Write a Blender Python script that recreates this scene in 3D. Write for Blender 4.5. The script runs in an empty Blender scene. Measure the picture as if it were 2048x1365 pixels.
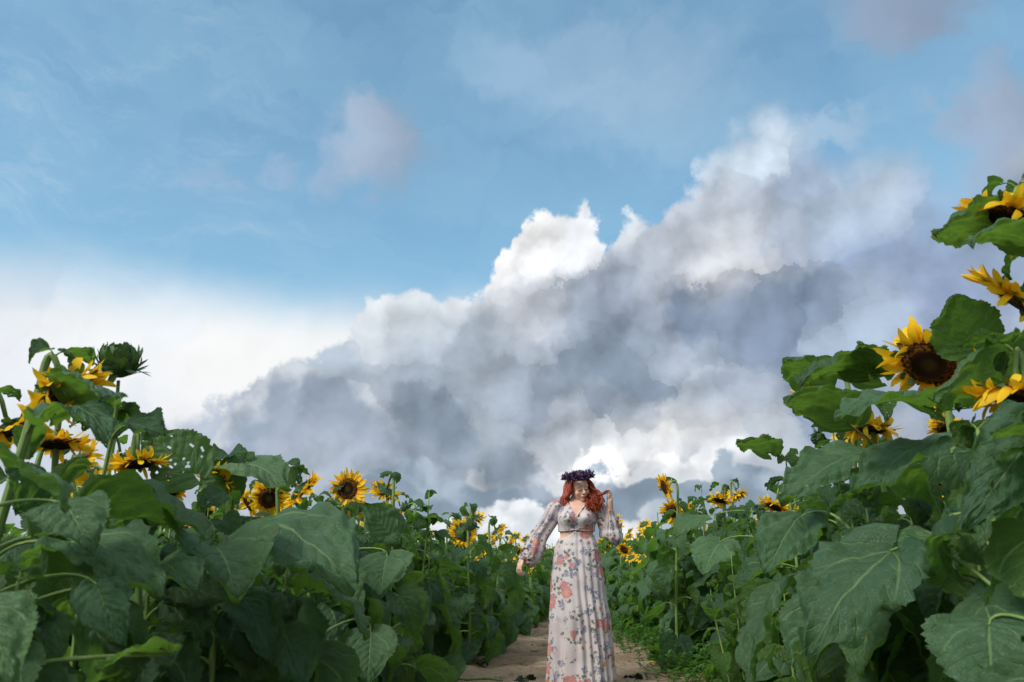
import bpy, bmesh, math, random
from mathutils import Vector, Matrix, Euler, Quaternion, noise as mnoise
PI = math.pi
R = math.radians
scene = bpy.context.scene
C = scene.collection

# ------------------------------------------------------------------ camera
CAM_PITCH, CAM_YAW, CAM_H = 15.69, 4.70, 0.95
cam_d = bpy.data.cameras.new('camera')
cam = bpy.data.objects.new('camera', cam_d); C.objects.link(cam)
cam.location = (0, 0, CAM_H)
cam.rotation_euler = (R(90 + CAM_PITCH), 0, R(CAM_YAW))
cam_d.sensor_width = 36; cam_d.lens = 28.0
cam_d.clip_start = 0.05; cam_d.clip_end = 4000
cam_d.dof.use_dof = True; cam_d.dof.focus_distance = 6.8; cam_d.dof.aperture_fstop = 4.5
scene.camera = cam
scene.view_settings.view_transform = 'Standard'
scene.view_settings.look = 'None'
scene.view_settings.exposure = 0.0
scene.view_settings.gamma = 1.0

# ------------------------------------------------------------------ sun
SUN_EL, SUN_AZ = 42, -134          # azimuth clockwise from +Y (the way down the path)
sun_d = bpy.data.lights.new('sun', 'SUN')
sun_d.energy = 2.7; sun_d.angle = R(18); sun_d.color = (1.0, 0.95, 0.87)
sun = bpy.data.objects.new('sun', sun_d); C.objects.link(sun)
sdir = Vector((math.sin(R(SUN_AZ)) * math.cos(R(SUN_EL)), math.cos(R(SUN_AZ)) * math.cos(R(SUN_EL)), math.sin(R(SUN_EL))))
sun.rotation_euler = (-sdir).to_track_quat('-Z', 'Y').to_euler()
sun.location = (-8, -6, 12)

# ------------------------------------------------------------------ node helper
class NT:
    def __init__(s, tree): s.t = tree; s.n = tree.nodes; s.l = tree.links
    def new(s, typ, **kw):
        n = s.n.new(typ)
        for k, v in kw.items(): setattr(n, k, v)
        return n
    def put(s, sock, v):
        if isinstance(v, bpy.types.NodeSocket): s.l.new(v, sock)
        else: sock.default_value = v
    def m(s, op, a, b=None, c=None, clamp=False):
        n = s.new('ShaderNodeMath', operation=op, use_clamp=clamp)
        s.put(n.inputs[0], a)
        if b is not None: s.put(n.inputs[1], b)
        if c is not None: s.put(n.inputs[2], c)
        return n.outputs[0]
    def v(s, op, a, b=None, c=None, out=0):
        n = s.new('ShaderNodeVectorMath', operation=op)
        s.put(n.inputs[0], a)
        if b is not None: s.put(n.inputs['Scale' if op == 'SCALE' else 1], b)
        if c is not None: s.put(n.inputs[2], c)
        return n.outputs[out]
    def mr(s, x, a, b, c=0.0, d=1.0, smooth=True):
        n = s.new('ShaderNodeMapRange', interpolation_type='SMOOTHSTEP' if smooth else 'LINEAR')
        for i, q in enumerate((x, a, b, c, d)): s.put(n.inputs[i], q)
        return n.outputs[0]
    def mix(s, f, a, b, blend='MIX'):
        n = s.new('ShaderNodeMix', data_type='RGBA', blend_type=blend)
        s.put(n.inputs[0], f); s.put(n.inputs[6], a); s.put(n.inputs[7], b)
        return n.outputs[2]
    def noise(s, vec, scale, detail=4, rough=.5, dist=0.0, dim='3D', lac=2.0):
        n = s.new('ShaderNodeTexNoise', noise_dimensions=dim)
        s.put(n.inputs['Vector'], vec)
        n.inputs['Scale'].default_value = scale; n.inputs['Detail'].default_value = detail
        n.inputs['Roughness'].default_value = rough; n.inputs['Distortion'].default_value = dist
        n.inputs['Lacunarity'].default_value = lac
        return n
    def voro(s, vec, scale, feature='F1', dim='3D', detail=0, rough=.5, rnd=1.0):
        n = s.new('ShaderNodeTexVoronoi', voronoi_dimensions=dim, feature=feature)
        s.put(n.inputs['Vector'], vec); n.inputs['Scale'].default_value = scale
        n.inputs['Randomness'].default_value = rnd
        if 'Detail' in n.inputs: n.inputs['Detail'].default_value = detail; n.inputs['Roughness'].default_value = rough
        return n
    def xyz(s, a, b, c=0.0):
        n = s.new('ShaderNodeCombineXYZ')
        for i, q in enumerate((a, b, c)): s.put(n.inputs[i], q)
        return n.outputs[0]
    def sep(s, v):
        n = s.new('ShaderNodeSeparateXYZ'); s.put(n.inputs[0], v); return n.outputs
    def ramp(s, f, stops, interp='LINEAR'):
        n = s.new('ShaderNodeValToRGB'); cr = n.color_ramp; cr.interpolation = interp
        while len(cr.elements) < len(stops): cr.elements.new(0.5)
        for e, (p, c) in zip(cr.elements, stops): e.position = p; e.color = (*c, 1)
        s.put(n.inputs[0], f); return n.outputs[0]

def lin(c):
    return tuple(((x / 255) / 12.92 if x / 255 < .04045 else ((x / 255 + .055) / 1.055) ** 2.4) for x in c)

# ------------------------------------------------------------------ sky: Nishita blue with banks of cumulus set by compass direction
world = bpy.data.worlds.new('World'); scene.world = world; world.use_nodes = True
w = NT(world.node_tree); w.n.clear()
SKY = 0.10
sky = w.new('ShaderNodeTexSky', sky_type='NISHITA', sun_disc=False)
sky.sun_elevation = R(SUN_EL); sky.sun_rotation = R(SUN_AZ)
sky.altitude = 100; sky.air_density = 1.0; sky.dust_density = 1.2; sky.ozone_density = 1.6
D = w.new('ShaderNodeTexCoord').outputs['Generated']
dx, dy, dz = w.sep(w.v('NORMALIZE', D))
az = w.m('ARCTAN2', dx, dy); el = w.m('ARCSINE', dz)
P0 = w.xyz(az, el, 0.0)
n1 = w.noise(w.xyz(az, w.m('MULTIPLY', el, 1.25), .3), 7.5, 5, .55)
warp = w.v('SUBTRACT', n1.outputs['Color'], (.5, .5, .5))
warp2 = w.v('SUBTRACT', w.noise(P0, 26, 5, .6).outputs['Color'], (.5, .5, .5))
PW = w.v('MULTIPLY_ADD', warp, (.10, .08, 0), P0)
PW = w.v('MULTIPLY_ADD', warp2, (.052, .042, 0), PW)
# billows (cauliflower relief) and the same field sampled a little towards the sun
def billow(vec):
    a = w.voro(vec, 8.5, 'F1', '2D', 3.6, .45)
    return w.m('SUBTRACT', 1.0, a.outputs['Distance'])
PB = w.v('MULTIPLY_ADD', warp2, (.03, .03, 0), P0)
b0 = billow(PB)
b1 = billow(w.v('ADD', PB, (.013, -.017, 0)))
relief = w.m('SUBTRACT', b0, b1)
fine = w.m('SUBTRACT', w.noise(PB, 34, 7, .62).outputs['Fac'], .5)
# colours of the cloud deck: direction (azimuth, elevation) in radians, colour, blended smoothly
DECK = [
    (-0.320, 0.250, (172, 188, 204)),
    (-0.372, 0.213, (170, 182, 197)),
    (-0.437, 0.165, (170, 182, 198)),
    (-0.510, 0.137, (200, 210, 225)),
    (-0.367, 0.156, (185, 192, 205)),
    (-0.283, 0.148, (185, 192, 205)),
    (-0.250, 0.210, (172, 183, 196)),
    (-0.194, 0.236, (165, 177, 192)),
    (-0.196, 0.292, (200, 209, 218)),
    (-0.242, 0.316, (215, 222, 228)),
    (-0.125, 0.350, (248, 249, 250)),
    (-0.030, 0.431, (255, 255, 255)),
    (-0.071, 0.388, (250, 250, 251)),
    (0.003, 0.387, (225, 229, 235)),
    (-0.058, 0.313, (205, 211, 220)),
    (0.034, 0.324, (160, 172, 190)),
    (-0.000, 0.262, (140, 155, 172)),
    (-0.130, 0.263, (172, 185, 198)),
    (-0.186, 0.177, (132, 147, 163)),
    (-0.033, 0.206, (145, 158, 174)),
    (0.087, 0.210, (120, 136, 154)),
    (0.044, 0.236, (128, 143, 162)),
    (-0.097, 0.144, (170, 180, 192)),
    (-0.221, 0.119, (150, 163, 178)),
    (-0.097, 0.107, (128, 146, 165)),
    (-0.159, 0.101, (134, 150, 168)),
    (-0.341, 0.116, (170, 182, 198)),
    (-0.002, 0.169, (190, 198, 208)),
    (0.071, 0.427, (212, 220, 228)),
    (0.168, 0.401, (195, 205, 218)),
    (0.227, 0.495, (205, 220, 234)),
    (0.190, 0.363, (215, 217, 221)),
    (0.113, 0.357, (185, 194, 207)),
    (0.261, 0.397, (175, 187, 205)),
    (0.329, 0.456, (162, 182, 208)),
    (0.371, 0.426, (186, 204, 222)),
    (0.282, 0.306, (124, 143, 168)),
    (0.161, 0.304, (124, 142, 166)),
    (0.220, 0.276, (130, 147, 170)),
    (0.373, 0.352, (150, 170, 200)),
    (0.352, 0.274, (176, 194, 215)),
    (0.156, 0.231, (200, 209, 222)),
    (0.244, 0.214, (140, 158, 185)),
    (0.120, 0.141, (255, 255, 255)),
    (0.151, 0.150, (252, 252, 252)),
    (0.097, 0.154, (250, 250, 251)),
    (0.034, 0.137, (248, 249, 250)),
    (0.077, 0.133, (252, 252, 252)),
    (0.211, 0.162, (208, 215, 224)),
    (0.298, 0.186, (150, 168, 195)),
    (0.057, 0.085, (140, 157, 175)),
    (0.112, 0.108, (175, 186, 200)),
    (0.178, 0.110, (165, 179, 198)),
    (-0.128, 0.071, (230, 234, 238)),
    (-0.048, 0.035, (236, 239, 243)),
    (0.043, 0.023, (232, 236, 242)),
    (-0.279, 0.064, (190, 200, 212)),
    (-0.189, 0.077, (200, 208, 217)),
    (0.443, 0.284, (148, 166, 198)),
    (0.458, 0.381, (150, 175, 205)),
    (0.511, 0.338, (150, 168, 195)),
    (0.452, 0.173, (160, 175, 200)),
    (-0.452, 0.095, (195, 205, 218)),
    (-0.555, 0.090, (215, 222, 230)),
    (0.261, 0.084, (160, 176, 198)),
    (0.123, 0.196, (150, 165, 184)),
    (0.061, 0.177, (134, 149, 167)),
    (0.184, 0.199, (160, 175, 194)),
    (0.017, 0.199, (138, 153, 171)),
    (0.221, 0.144, (190, 199, 211)),
    (-0.495, 0.144, (186, 196, 210)),
    (-0.561, 0.134, (190, 200, 213)),
    (-0.627, 0.124, (196, 205, 217)),
    (-0.375, 0.249, (188, 198, 210)),
]
BANK = [
    (-0.648, 0.267, (217, 227, 237)),
    (-0.527, 0.284, (237, 244, 250)),
    (-0.385, 0.306, (237, 245, 250)),
    (-0.621, 0.216, (250, 250, 250)),
    (-0.467, 0.244, (250, 250, 250)),
    (-0.354, 0.290, (250, 250, 250)),
    (-0.410, 0.249, (250, 250, 250)),
    (-0.559, 0.240, (250, 250, 250)),
    (-0.648, 0.170, (237, 242, 250)),
    (-0.516, 0.188, (234, 240, 248)),
    (-0.442, 0.214, (250, 250, 250)),
    (-0.640, 0.117, (234, 238, 244)),
    (-0.509, 0.126, (227, 232, 240)),
    (-0.347, 0.193, (247, 250, 250)),
]
# pull the look-up point towards the nearest lobe centre: colours change lobe by lobe, with crisp crinkled borders
PL = w.v('MULTIPLY_ADD', warp2, (.060, .050, 0), P0)
for sc_, am_ in ((8.0, .25), (17.0, .22), (38.0, .07)):
    vc = w.voro(PL, sc_, 'SMOOTH_F1' if sc_ < 10 else 'F1', '2D')
    if sc_ < 10: vc.inputs['Smoothness'].default_value = .25
    dlt = w.v('SUBTRACT', vc.outputs['Position'], PL)
    PW = w.v('MULTIPLY_ADD', dlt, (am_, am_, 0), PW)
def deck(pts, rad, base):
    acc = tuple(.02 * x for x in base); wsum = .02
    for a, e, c in pts:
        d = w.v('DISTANCE', PW, (a, e, 0), out=1)
        k = w.m('POWER', w.mr(d, 0.0, rad, 1.0, 0.0, smooth=False), 4.0)
        acc = w.v('MULTIPLY_ADD', w.xyz(k, k, k), lin(c), acc)
        wsum = w.m('ADD', k, wsum)
    return w.v('SCALE', acc, w.m('DIVIDE', 1.0, wsum))
cloud = deck(DECK, .105, (.42, .47, .55))
bankcol = deck(BANK, .16, (.8, .83, .87))
relk = w.mr(w.m('ABSOLUTE', az), .0, .5, .75, .45)
gain = w.m('ADD', w.m('ADD', 1.0, w.m('MULTIPLY', relief, relk)), w.m('MULTIPLY', fine, .10))
cloud = w.v('SCALE', cloud, gain)
bankcol = w.v('SCALE', bankcol, w.m('ADD', 1.0, w.m('MULTIPLY', relief, .08)))
# upper outline of the main cumulus bank, elevation against azimuth
EDGE = [
    (-0.800, 0.129), (-0.741, 0.129), (-0.658, 0.147), (-0.589, 0.162), (-0.541, 0.175), (-0.499, 0.185), (-0.462, 0.192), (-0.429, 0.203), (-0.391, 0.230), (-0.375, 0.258), (-0.352, 0.273), (-0.322, 0.283), (-0.295, 0.294), (-0.283, 0.308), (-0.255, 0.327), (-0.211, 0.351), (-0.164, 0.350), (-0.145, 0.366), (-0.115, 0.385), (-0.088, 0.406), (-0.078, 0.434), (-0.056, 0.452), (-0.023, 0.458), (0.015, 0.457), (0.028, 0.435), (0.048, 0.428), (0.079, 0.447), (0.126, 0.456), (0.157, 0.471), (0.169, 0.499), (0.203, 0.518), (0.243, 0.526), (0.281, 0.520), (0.317, 0.507), (0.354, 0.469), (0.388, 0.465), (0.431, 0.453), (0.446, 0.425), (0.465, 0.413), (0.498, 0.442), (0.544, 0.451), (0.656, 0.441), (0.800, 0.441)
]
def fcurve(pts, soft=False):
    n = w.new('ShaderNodeFloatCurve')
    cm = n.mapping; cv = cm.curves[0]; cm.use_clip = False
    pts = [((a + .8) / 1.6, e / .8) for a, e in pts]
    cv.points[0].location = pts[0]; cv.points[1].location = pts[-1]
    for p in pts[1:-1]: cv.points.new(*p)
    for p in cv.points: p.handle_type = 'VECTOR'
    cm.update()
    w.put(n.inputs['Value'], w.m('DIVIDE', w.m('ADD', az_w, .8), 1.6))
    return w.m('MULTIPLY', n.outputs[0], .8)
az_w = w.m('ADD', az, w.m('MULTIPLY', w.sep(warp2)[0], .05))
edge = fcurve(EDGE)
sd = w.m('SUBTRACT', edge, el)
nz = w.m('ADD', w.m('MULTIPLY', fine, .035), w.m('ADD', w.m('MULTIPLY', w.sep(warp2)[1], .035), w.m('MULTIPLY', w.m('SUBTRACT', b0, .6), .06)))
sd = w.m('ADD', sd, nz)
softr = w.mr(az, .12, .26, .007, .040)
softl = w.mr(az, -.66, -.40, .05, 0.0)
soft = w.m('ADD', softr, softl)
aM = w.mr(sd, w.m('MULTIPLY', soft, -1.0), soft)
# pale veil behind, left of the bank
bank = w.m('SUBTRACT', w.m('ADD', 0.299, w.m('MULTIPLY', w.sep(warp)[1], .05)), el)
aB = w.m('MULTIPLY', w.mr(bank, -.06, .045), w.mr(az, -.10, .0, 1.0, 0.0))
rim = w.m('MULTIPLY', w.mr(sd, .0, .04, .10, 0.0), w.mr(az, -.25, .25, 1.0, .2))
cloud = w.v('ADD', cloud, w.xyz(rim, rim, rim))
# nearer banks in front of the main one: (outline, colour at the sunlit top, colour below, thickness, fade of the foot, azimuth range)
for pts_, ctop, clow, th_, foot, a0, a1 in [
    ([(-0.800, 0.163), (-0.459, 0.163), (-0.439, 0.188), (-0.418, 0.204), (-0.390, 0.224), (-0.382, 0.249), (-0.367, 0.265), (-0.346, 0.274), (-0.322, 0.273), (-0.296, 0.263), (-0.270, 0.246), (-0.244, 0.222), (-0.224, 0.198), (0.800, 0.198)], (205, 212, 220), (158, 172, 190), 0.05, 0.16, -0.461, -0.230),
    ([(-0.800, 0.123), (-0.097, 0.123), (-0.047, 0.123), (-0.022, 0.127), (-0.003, 0.135), (0.028, 0.139), (0.062, 0.142), (0.084, 0.153), (0.121, 0.158), (0.163, 0.159), (0.198, 0.153), (0.266, 0.144), (0.800, 0.144)], (255, 255, 255), (226, 231, 237), 0.045, 0.09, -0.030, 0.201),
    ([(-0.800, 0.113), (-0.341, 0.113), (-0.283, 0.132), (-0.222, 0.137), (-0.172, 0.128), (-0.122, 0.120), (-0.091, 0.109), (-0.047, 0.109), (-0.004, 0.116), (0.028, 0.120), (0.059, 0.126), (0.107, 0.115), (0.179, 0.131), (0.236, 0.114), (0.290, 0.106), (0.800, 0.106)], (168, 182, 197), (140, 158, 175), 0.03, 0.095, -0.323, 0.271),
    ([(-0.800, 0.076), (-0.219, 0.076), (-0.171, 0.077), (-0.140, 0.086), (-0.103, 0.082), (-0.066, 0.090), (-0.035, 0.083), (0.002, 0.074), (0.087, 0.070), (0.800, 0.070)], (240, 243, 246), (214, 221, 229), 0.03, 0.12, -0.212, 0.093),
]:
    e_ = w.m('ADD', w.m('SUBTRACT', fcurve(pts_), el), w.m('ADD', w.m('MULTIPLY', nz, .55), w.m('MULTIPLY', w.m('SUBTRACT', b0, .6), .03)))
    k_ = w.mr(e_, -.003, .006)
    k_ = w.m('MULTIPLY', k_, w.mr(e_, foot * .35, foot, 1.0, 0.0))
    k_ = w.m('MULTIPLY', k_, w.m('MULTIPLY', w.mr(az_w, a0 - .03, a0 + .05), w.mr(az_w, a1 - .06, a1 + .03, 1.0, 0.0)))
    cl_ = w.mix(w.mr(w.m('ADD', e_, w.m('MULTIPLY', relief, -.10)), .0, th_), (*lin(ctop), 1), (*lin(clow), 1))
    cl_ = w.v('SCALE', cl_, w.m('ADD', 1.0, w.m('MULTIPLY', relief, .5)))
    cloud = w.mix(k_, cloud, cl_)
# wisps: (az, el, size az, size el, tilt, opacity, colour)
sky_rgb = w.v('SCALE', sky.outputs[0], SKY)
sky_rgb = w.v('MULTIPLY', sky_rgb, (1.62, 2.12, 1.95))
veil = w.m('MULTIPLY', w.mr(w.noise(w.v('MULTIPLY', PW, (2.2, 5.0, 1)), 2.2, 4, .55).outputs['Fac'], .25, .75, .10, .44), 1.0)
col = w.mix(veil, sky_rgb, (*lin((158, 200, 224)), 1))
# cirrus streaks, low contrast, north-west quarter
cz = w.new('ShaderNodeMapping'); cz.inputs['Rotation'].default_value = (0, 0, R(28)); cz.inputs['Scale'].default_value = (3.0, 11, 1)
w.put(cz.inputs['Vector'], w.v('MULTIPLY_ADD', warp, (.12, .12, 0), P0))
ci = w.mr(w.noise(cz.outputs[0], 2.2, 8, .68).outputs['Fac'], .46, .90)
ci = w.m('MULTIPLY', ci, w.mr(w.v('DISTANCE', P0, (-0.641, 0.442, 0), out=1), .1, .42, .50, 0.0))
col = w.mix(ci, col, (*lin((214, 228, 238)), 1))
for a, e, sa, se, op, c, th in [
    (-0.283, 0.521, 0.053, 0.047, 0.78, (172, 188, 208), 0.30),
    (-0.244, 0.504, 0.044, 0.056, 0.70, (154, 170, 193), 0.35),
    (-0.330, 0.479, 0.035, 0.050, 0.35, (180, 190, 212), 0.40),
    (0.438, 0.600, 0.082, 0.047, 0.80, (146, 160, 184), 0.30),
    (0.450, 0.571, 0.038, 0.025, 0.50, (146, 160, 184), 0.30),
    (0.526, 0.456, 0.053, 0.069, 0.85, (160, 174, 196), 0.28),
    (0.474, 0.481, 0.025, 0.019, 0.50, (160, 174, 196), 0.35),
    (0.328, 0.499, 0.069, 0.022, 0.50, (185, 205, 225), 0.30),
    (0.044, 0.604, 0.163, 0.044, 0.22, (190, 208, 232), 0.15),
    (0.111, 0.542, 0.144, 0.044, 0.22, (185, 208, 230), 0.15),
    (-0.472, 0.448, 0.044, 0.019, 0.25, (180, 190, 212), 0.40),
    (-0.403, 0.464, 0.028, 0.016, 0.30, (180, 190, 212), 0.35),
]:
    q = w.v('DIVIDE', w.v('SUBTRACT', w.v('MULTIPLY_ADD', warp2, (.07, .07, 0), w.v('MULTIPLY_ADD', warp, (.10, .10, 0), P0)), (a, e, 0)), (sa, se, 1))
    k = w.m('SUBTRACT', w.mr(w.v('LENGTH', q, out=1), 0.0, 1.9, 1.0, 0.0), w.m('MULTIPLY', fine, 0.3))
    k = w.m('MULTIPLY', w.mr(k, th - .15, th + .6), op)
    shade = w.mr(w.sep(q)[0], -1.0, 1.0, 1.12, .9)
    col = w.mix(k, col, w.v('SCALE', lin(c), shade))
col = w.mix(aB, col, bankcol)
col = w.mix(aM, col, cloud)
# the part of the sky behind and above the photographer: unseen bright broken cloud, added as soft front and top fill light
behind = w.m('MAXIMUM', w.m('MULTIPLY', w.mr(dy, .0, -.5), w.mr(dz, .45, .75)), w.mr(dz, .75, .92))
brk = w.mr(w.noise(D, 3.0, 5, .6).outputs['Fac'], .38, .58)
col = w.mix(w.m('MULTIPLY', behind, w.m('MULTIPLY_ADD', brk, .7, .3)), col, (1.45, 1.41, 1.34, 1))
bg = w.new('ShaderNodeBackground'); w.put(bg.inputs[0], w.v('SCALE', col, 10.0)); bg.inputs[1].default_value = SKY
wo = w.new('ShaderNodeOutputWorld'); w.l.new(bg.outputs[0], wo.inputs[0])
world.cycles.sampling_method = 'MANUAL'; world.cycles.sample_map_resolution = 512

# ------------------------------------------------------------------ scene helpers
def tag(o, label=None, cat=None, group=None, kind=None):
    if label: o['label'] = label
    if cat: o['category'] = cat
    if group: o['group'] = group
    if kind: o['kind'] = kind
    return o
def link(name, me, parent=None, loc=None):
    o = bpy.data.objects.new(name, me); C.objects.link(o)
    if parent: o.parent = parent
    if loc is not None: o.location = loc
    return o
def mesh_of(name, V, F, mats, MI=None, UV=None, smooth=True):
    me = bpy.data.meshes.new(name)
    me.from_pydata([tuple(v) for v in V], [], F)
    for m_ in mats: me.materials.append(m_)
    if MI: me.polygons.foreach_set('material_index', MI)
    if UV:
        l = me.uv_layers.new(name='UVMap')
        buf = []
        for f in F:
            for i in f: buf += UV[i]
        l.data.foreach_set('uv', buf)
    if smooth: me.polygons.foreach_set('use_smooth', [True] * len(F))
    me.update(); return me
class MB:
    """collects pieces of ONE mesh"""
    def __init__(s): s.V = []; s.F = []; s.U = []; s.M = []
    def add(s, V, F, U=None, mi=0):
        o = len(s.V); s.V += [Vector(v) for v in V]
        s.F += [tuple(i + o for i in f) for f in F]
        s.U += (U if U else [(0, 0)] * len(V)); s.M += [mi] * len(F)
        return s
    def tube(s, pts, rad, n=8, mi=0, cap=True, vs=1.0):
        pts = [Vector(p) for p in pts]; m_ = len(pts)
        t0 = (pts[1] - pts[0]).normalized()
        up = Vector((0, 0, 1)) if abs(t0.z) < .9 else Vector((0, 1, 0))
        nx = t0.cross(up).normalized()
        V = []; U = []; F = []
        L = 0
        for i, p in enumerate(pts):
            t = (pts[min(i + 1, m_ - 1)] - pts[max(i - 1, 0)]).normalized()
            nx = (nx - t * nx.dot(t)).normalized(); ny = t.cross(nx)
            r = rad[i] if isinstance(rad, (list, tuple)) else rad
            if i: L += (p - pts[i - 1]).length
            for k in range(n):
                a = 2 * PI * k / n
                V.append(p + (nx * math.cos(a) + ny * math.sin(a)) * r); U.append((L * vs, k / n))
        for i in range(m_ - 1):
            for k in range(n):
                F.append((i * n + k, i * n + (k + 1) % n, (i + 1) * n + (k + 1) % n, (i + 1) * n + k))
        if cap:
            V.append(pts[-1]); U.append((L, 0)); c = len(V) - 1
            for k in range(n): F.append(((m_ - 1) * n + k, (m_ - 1) * n + (k + 1) % n, c))
        return s.add(V, F, U, mi)
    def xf(s, M): s.V = [M @ v for v in s.V]; return s
    def join(s, o, M=None, mi=None):
        V = [M @ v for v in o.V] if M else o.V
        k = len(s.V); s.V += V; s.U += o.U; s.F += [tuple(i + k for i in f) for f in o.F]
        s.M += ([mi] * len(o.M) if mi is not None else o.M); return s
    def mesh(s, name, mats, smooth=True): return mesh_of(name, s.V, s.F, mats, s.M, s.U, smooth)
def bez(p0, p1, p2, p3, n):
    out = []
    for i in range(n + 1):
        t = i / n; q = 1 - t
        out.append(p0 * q ** 3 + p1 * (3 * q * q * t) + p2 * (3 * q * t * t) + p3 * t ** 3)
    return out

# ------------------------------------------------------------------ materials
def newmat(name):
    m_ = bpy.data.materials.new(name); m_.use_nodes = True
    t = NT(m_.node_tree); t.n.clear()
    out = t.new('ShaderNodeOutputMaterial'); return m_, t, out
def pbsdf(t, col, rough=.6, normal=None, spec=.4, **kw):
    b = t.new('ShaderNodeBsdfPrincipled')
    t.put(b.inputs['Base Color'], col if isinstance(col, bpy.types.NodeSocket) else (*col, 1))
    t.put(b.inputs['Roughness'], rough); b.inputs['Specular IOR Level'].default_value = spec
    if normal: t.put(b.inputs['Normal'], normal)
    for k, v in kw.items(): t.put(b.inputs[k], v)
    return b
def bump(t, h, strength=.5, dist=.01):
    n = t.new('ShaderNodeBump'); t.put(n.inputs['Height'], h)
    n.inputs['Strength'].default_value = strength; n.inputs['Distance'].default_value = dist
    return n.outputs[0]
def objrand(t): return t.new('ShaderNodeObjectInfo').outputs['Random']

def leaf_material(name, top, top2, under, vein, trans):
    m_, t, out = newmat(name)
    uv = t.new('ShaderNodeUVMap').outputs[0]; u, v, _ = t.sep(uv)      # u along the midrib 0..1, v across -1..1 (stored 0..1)
    v = t.m('ABSOLUTE', t.m('SUBTRACT', t.m('MULTIPLY', v, 2.0), 1.0))
    obj = t.new('ShaderNodeTexCoord').outputs['Object']
    wob = t.m('MULTIPLY', t.m('SUBTRACT', t.noise(obj, 14, 2).outputs['Fac'], .5), .5)
    ph = t.m('ADD', t.m('SUBTRACT', t.m('MULTIPLY', u, 8.5), t.m('MULTIPLY', t.m('POWER', v, .85), 2.6)), wob)
    lat = t.m('PINGPONG', ph, .5)                                       # 0 on a side vein, .5 between
    fade = t.mr(v, .75, 1.0, 1.0, .25)
    sidev = t.m('MULTIPLY', t.mr(lat, .0, .075, 1.0, 0.0), fade)
    mid = t.mr(v, .012, .05, 1.0, 0.0)
    big = t.m('ABSOLUTE', t.m('SUBTRACT', v, t.m('MULTIPLY', t.m('POWER', u, .8), 1.45)))
    basal = t.m('MULTIPLY', t.mr(big, .0, .05, .9, 0.0), t.mr(u, .25, .55, 1.0, 0.0))
    fine_v = t.mr(t.voro(obj, 90, 'DISTANCE_TO_EDGE').outputs['Distance'], 0.0, .12, .35, 0.0)
    veins = t.m('MAXIMUM', t.m('MAXIMUM', mid, basal), t.m('MAXIMUM', t.m('MULTIPLY', sidev, .75), fine_v))
    quilt = t.m('MULTIPLY', lat, 2.0)
    nz = t.noise(obj, 22, 5, .6)
    blot = t.noise(obj, 7, 3, .6)
    h = t.m('ADD', t.m('ADD', t.m('MULTIPLY', quilt, .55), t.m('MULTIPLY', nz.outputs['Fac'], 1.3)), t.m('MULTIPLY', veins, -.5))
    r = objrand(t)
    c1 = t.mix(t.mr(blot.outputs['Fac'], .3, .75), (*top, 1), (*top2, 1))
    c1 = t.mix(t.mr(r, .0, 1.0, 0.0, .5), c1, (*[x * .72 for x in top], 1))
    r2 = t.m('FRACT', t.m('MULTIPLY', r, 37.0))
    c1 = t.mix(1.0, c1, t.xyz(t.mr(r2, 0, 1, .70, 1.30, False), t.mr(r2, 0, 1, .78, 1.18, False), t.mr(r2, 0, 1, .90, 1.0, False)), 'MULTIPLY')
    spots = t.mr(t.voro(obj, 34).outputs['Distance'], .0, .16, .55, 0.0)
    spots = t.m('MULTIPLY', spots, t.mr(t.noise(obj, 9, 2).outputs['Fac'], .52, .62))
    c1 = t.mix(spots, c1, (.10, .075, .03, 1))
    c1 = t.mix(t.m('MULTIPLY', veins, .62), c1, (*vein, 1))
    edgeb = t.m('MULTIPLY', t.mr(v, .86, 1.0), t.mr(t.noise(obj, 30, 2).outputs['Fac'], .55, .7))
    c1 = t.mix(t.m('MULTIPLY', edgeb, .7), c1, (.16, .11, .04, 1))
    c2 = t.mix(t.m('MULTIPLY', veins, .6), (*under, 1), (*[min(1, x * 1.8) for x in vein], 1))
    back = t.new('ShaderNodeNewGeometry').outputs['Backfacing']
    cc = t.mix(back, c1, c2)
    rough = t.mr(nz.outputs['Fac'], .3, .7, .42, .66)
    b = pbsdf(t, cc, rough, bump(t, h, .9, .009), .45)
    tr = t.new('ShaderNodeBsdfTranslucent')
    t.put(tr.inputs[0], t.mix(t.m('MULTIPLY', veins, .5), (*trans, 1), (*[x * .6 for x in trans], 1)))
    ms = t.new('ShaderNodeMixShader'); ms.inputs[0].default_value = .40
    t.l.new(b.outputs[0], ms.inputs[1]); t.l.new(tr.outputs[0], ms.inputs[2]); t.l.new(ms.outputs[0], out.inputs[0])
    return m_
M = {}
M['leaf'] = leaf_material('sunflower_leaf', (.054, .136, .058), (.098, .196, .104), (.078, .160, .034), (.21, .34, .13), (.17, .34, .035))
M['leaf_young'] = leaf_material('young_leaf', (.075, .17, .03), (.10, .21, .04), (.09, .19, .04), (.18, .30, .09), (.20, .42, .03))
M['leaf_fresh'] = leaf_material('fresh_leaf', (.058, .135, .044), (.09, .175, .065), (.075, .155, .036), (.18, .28, .10), (.15, .29, .03))

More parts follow.
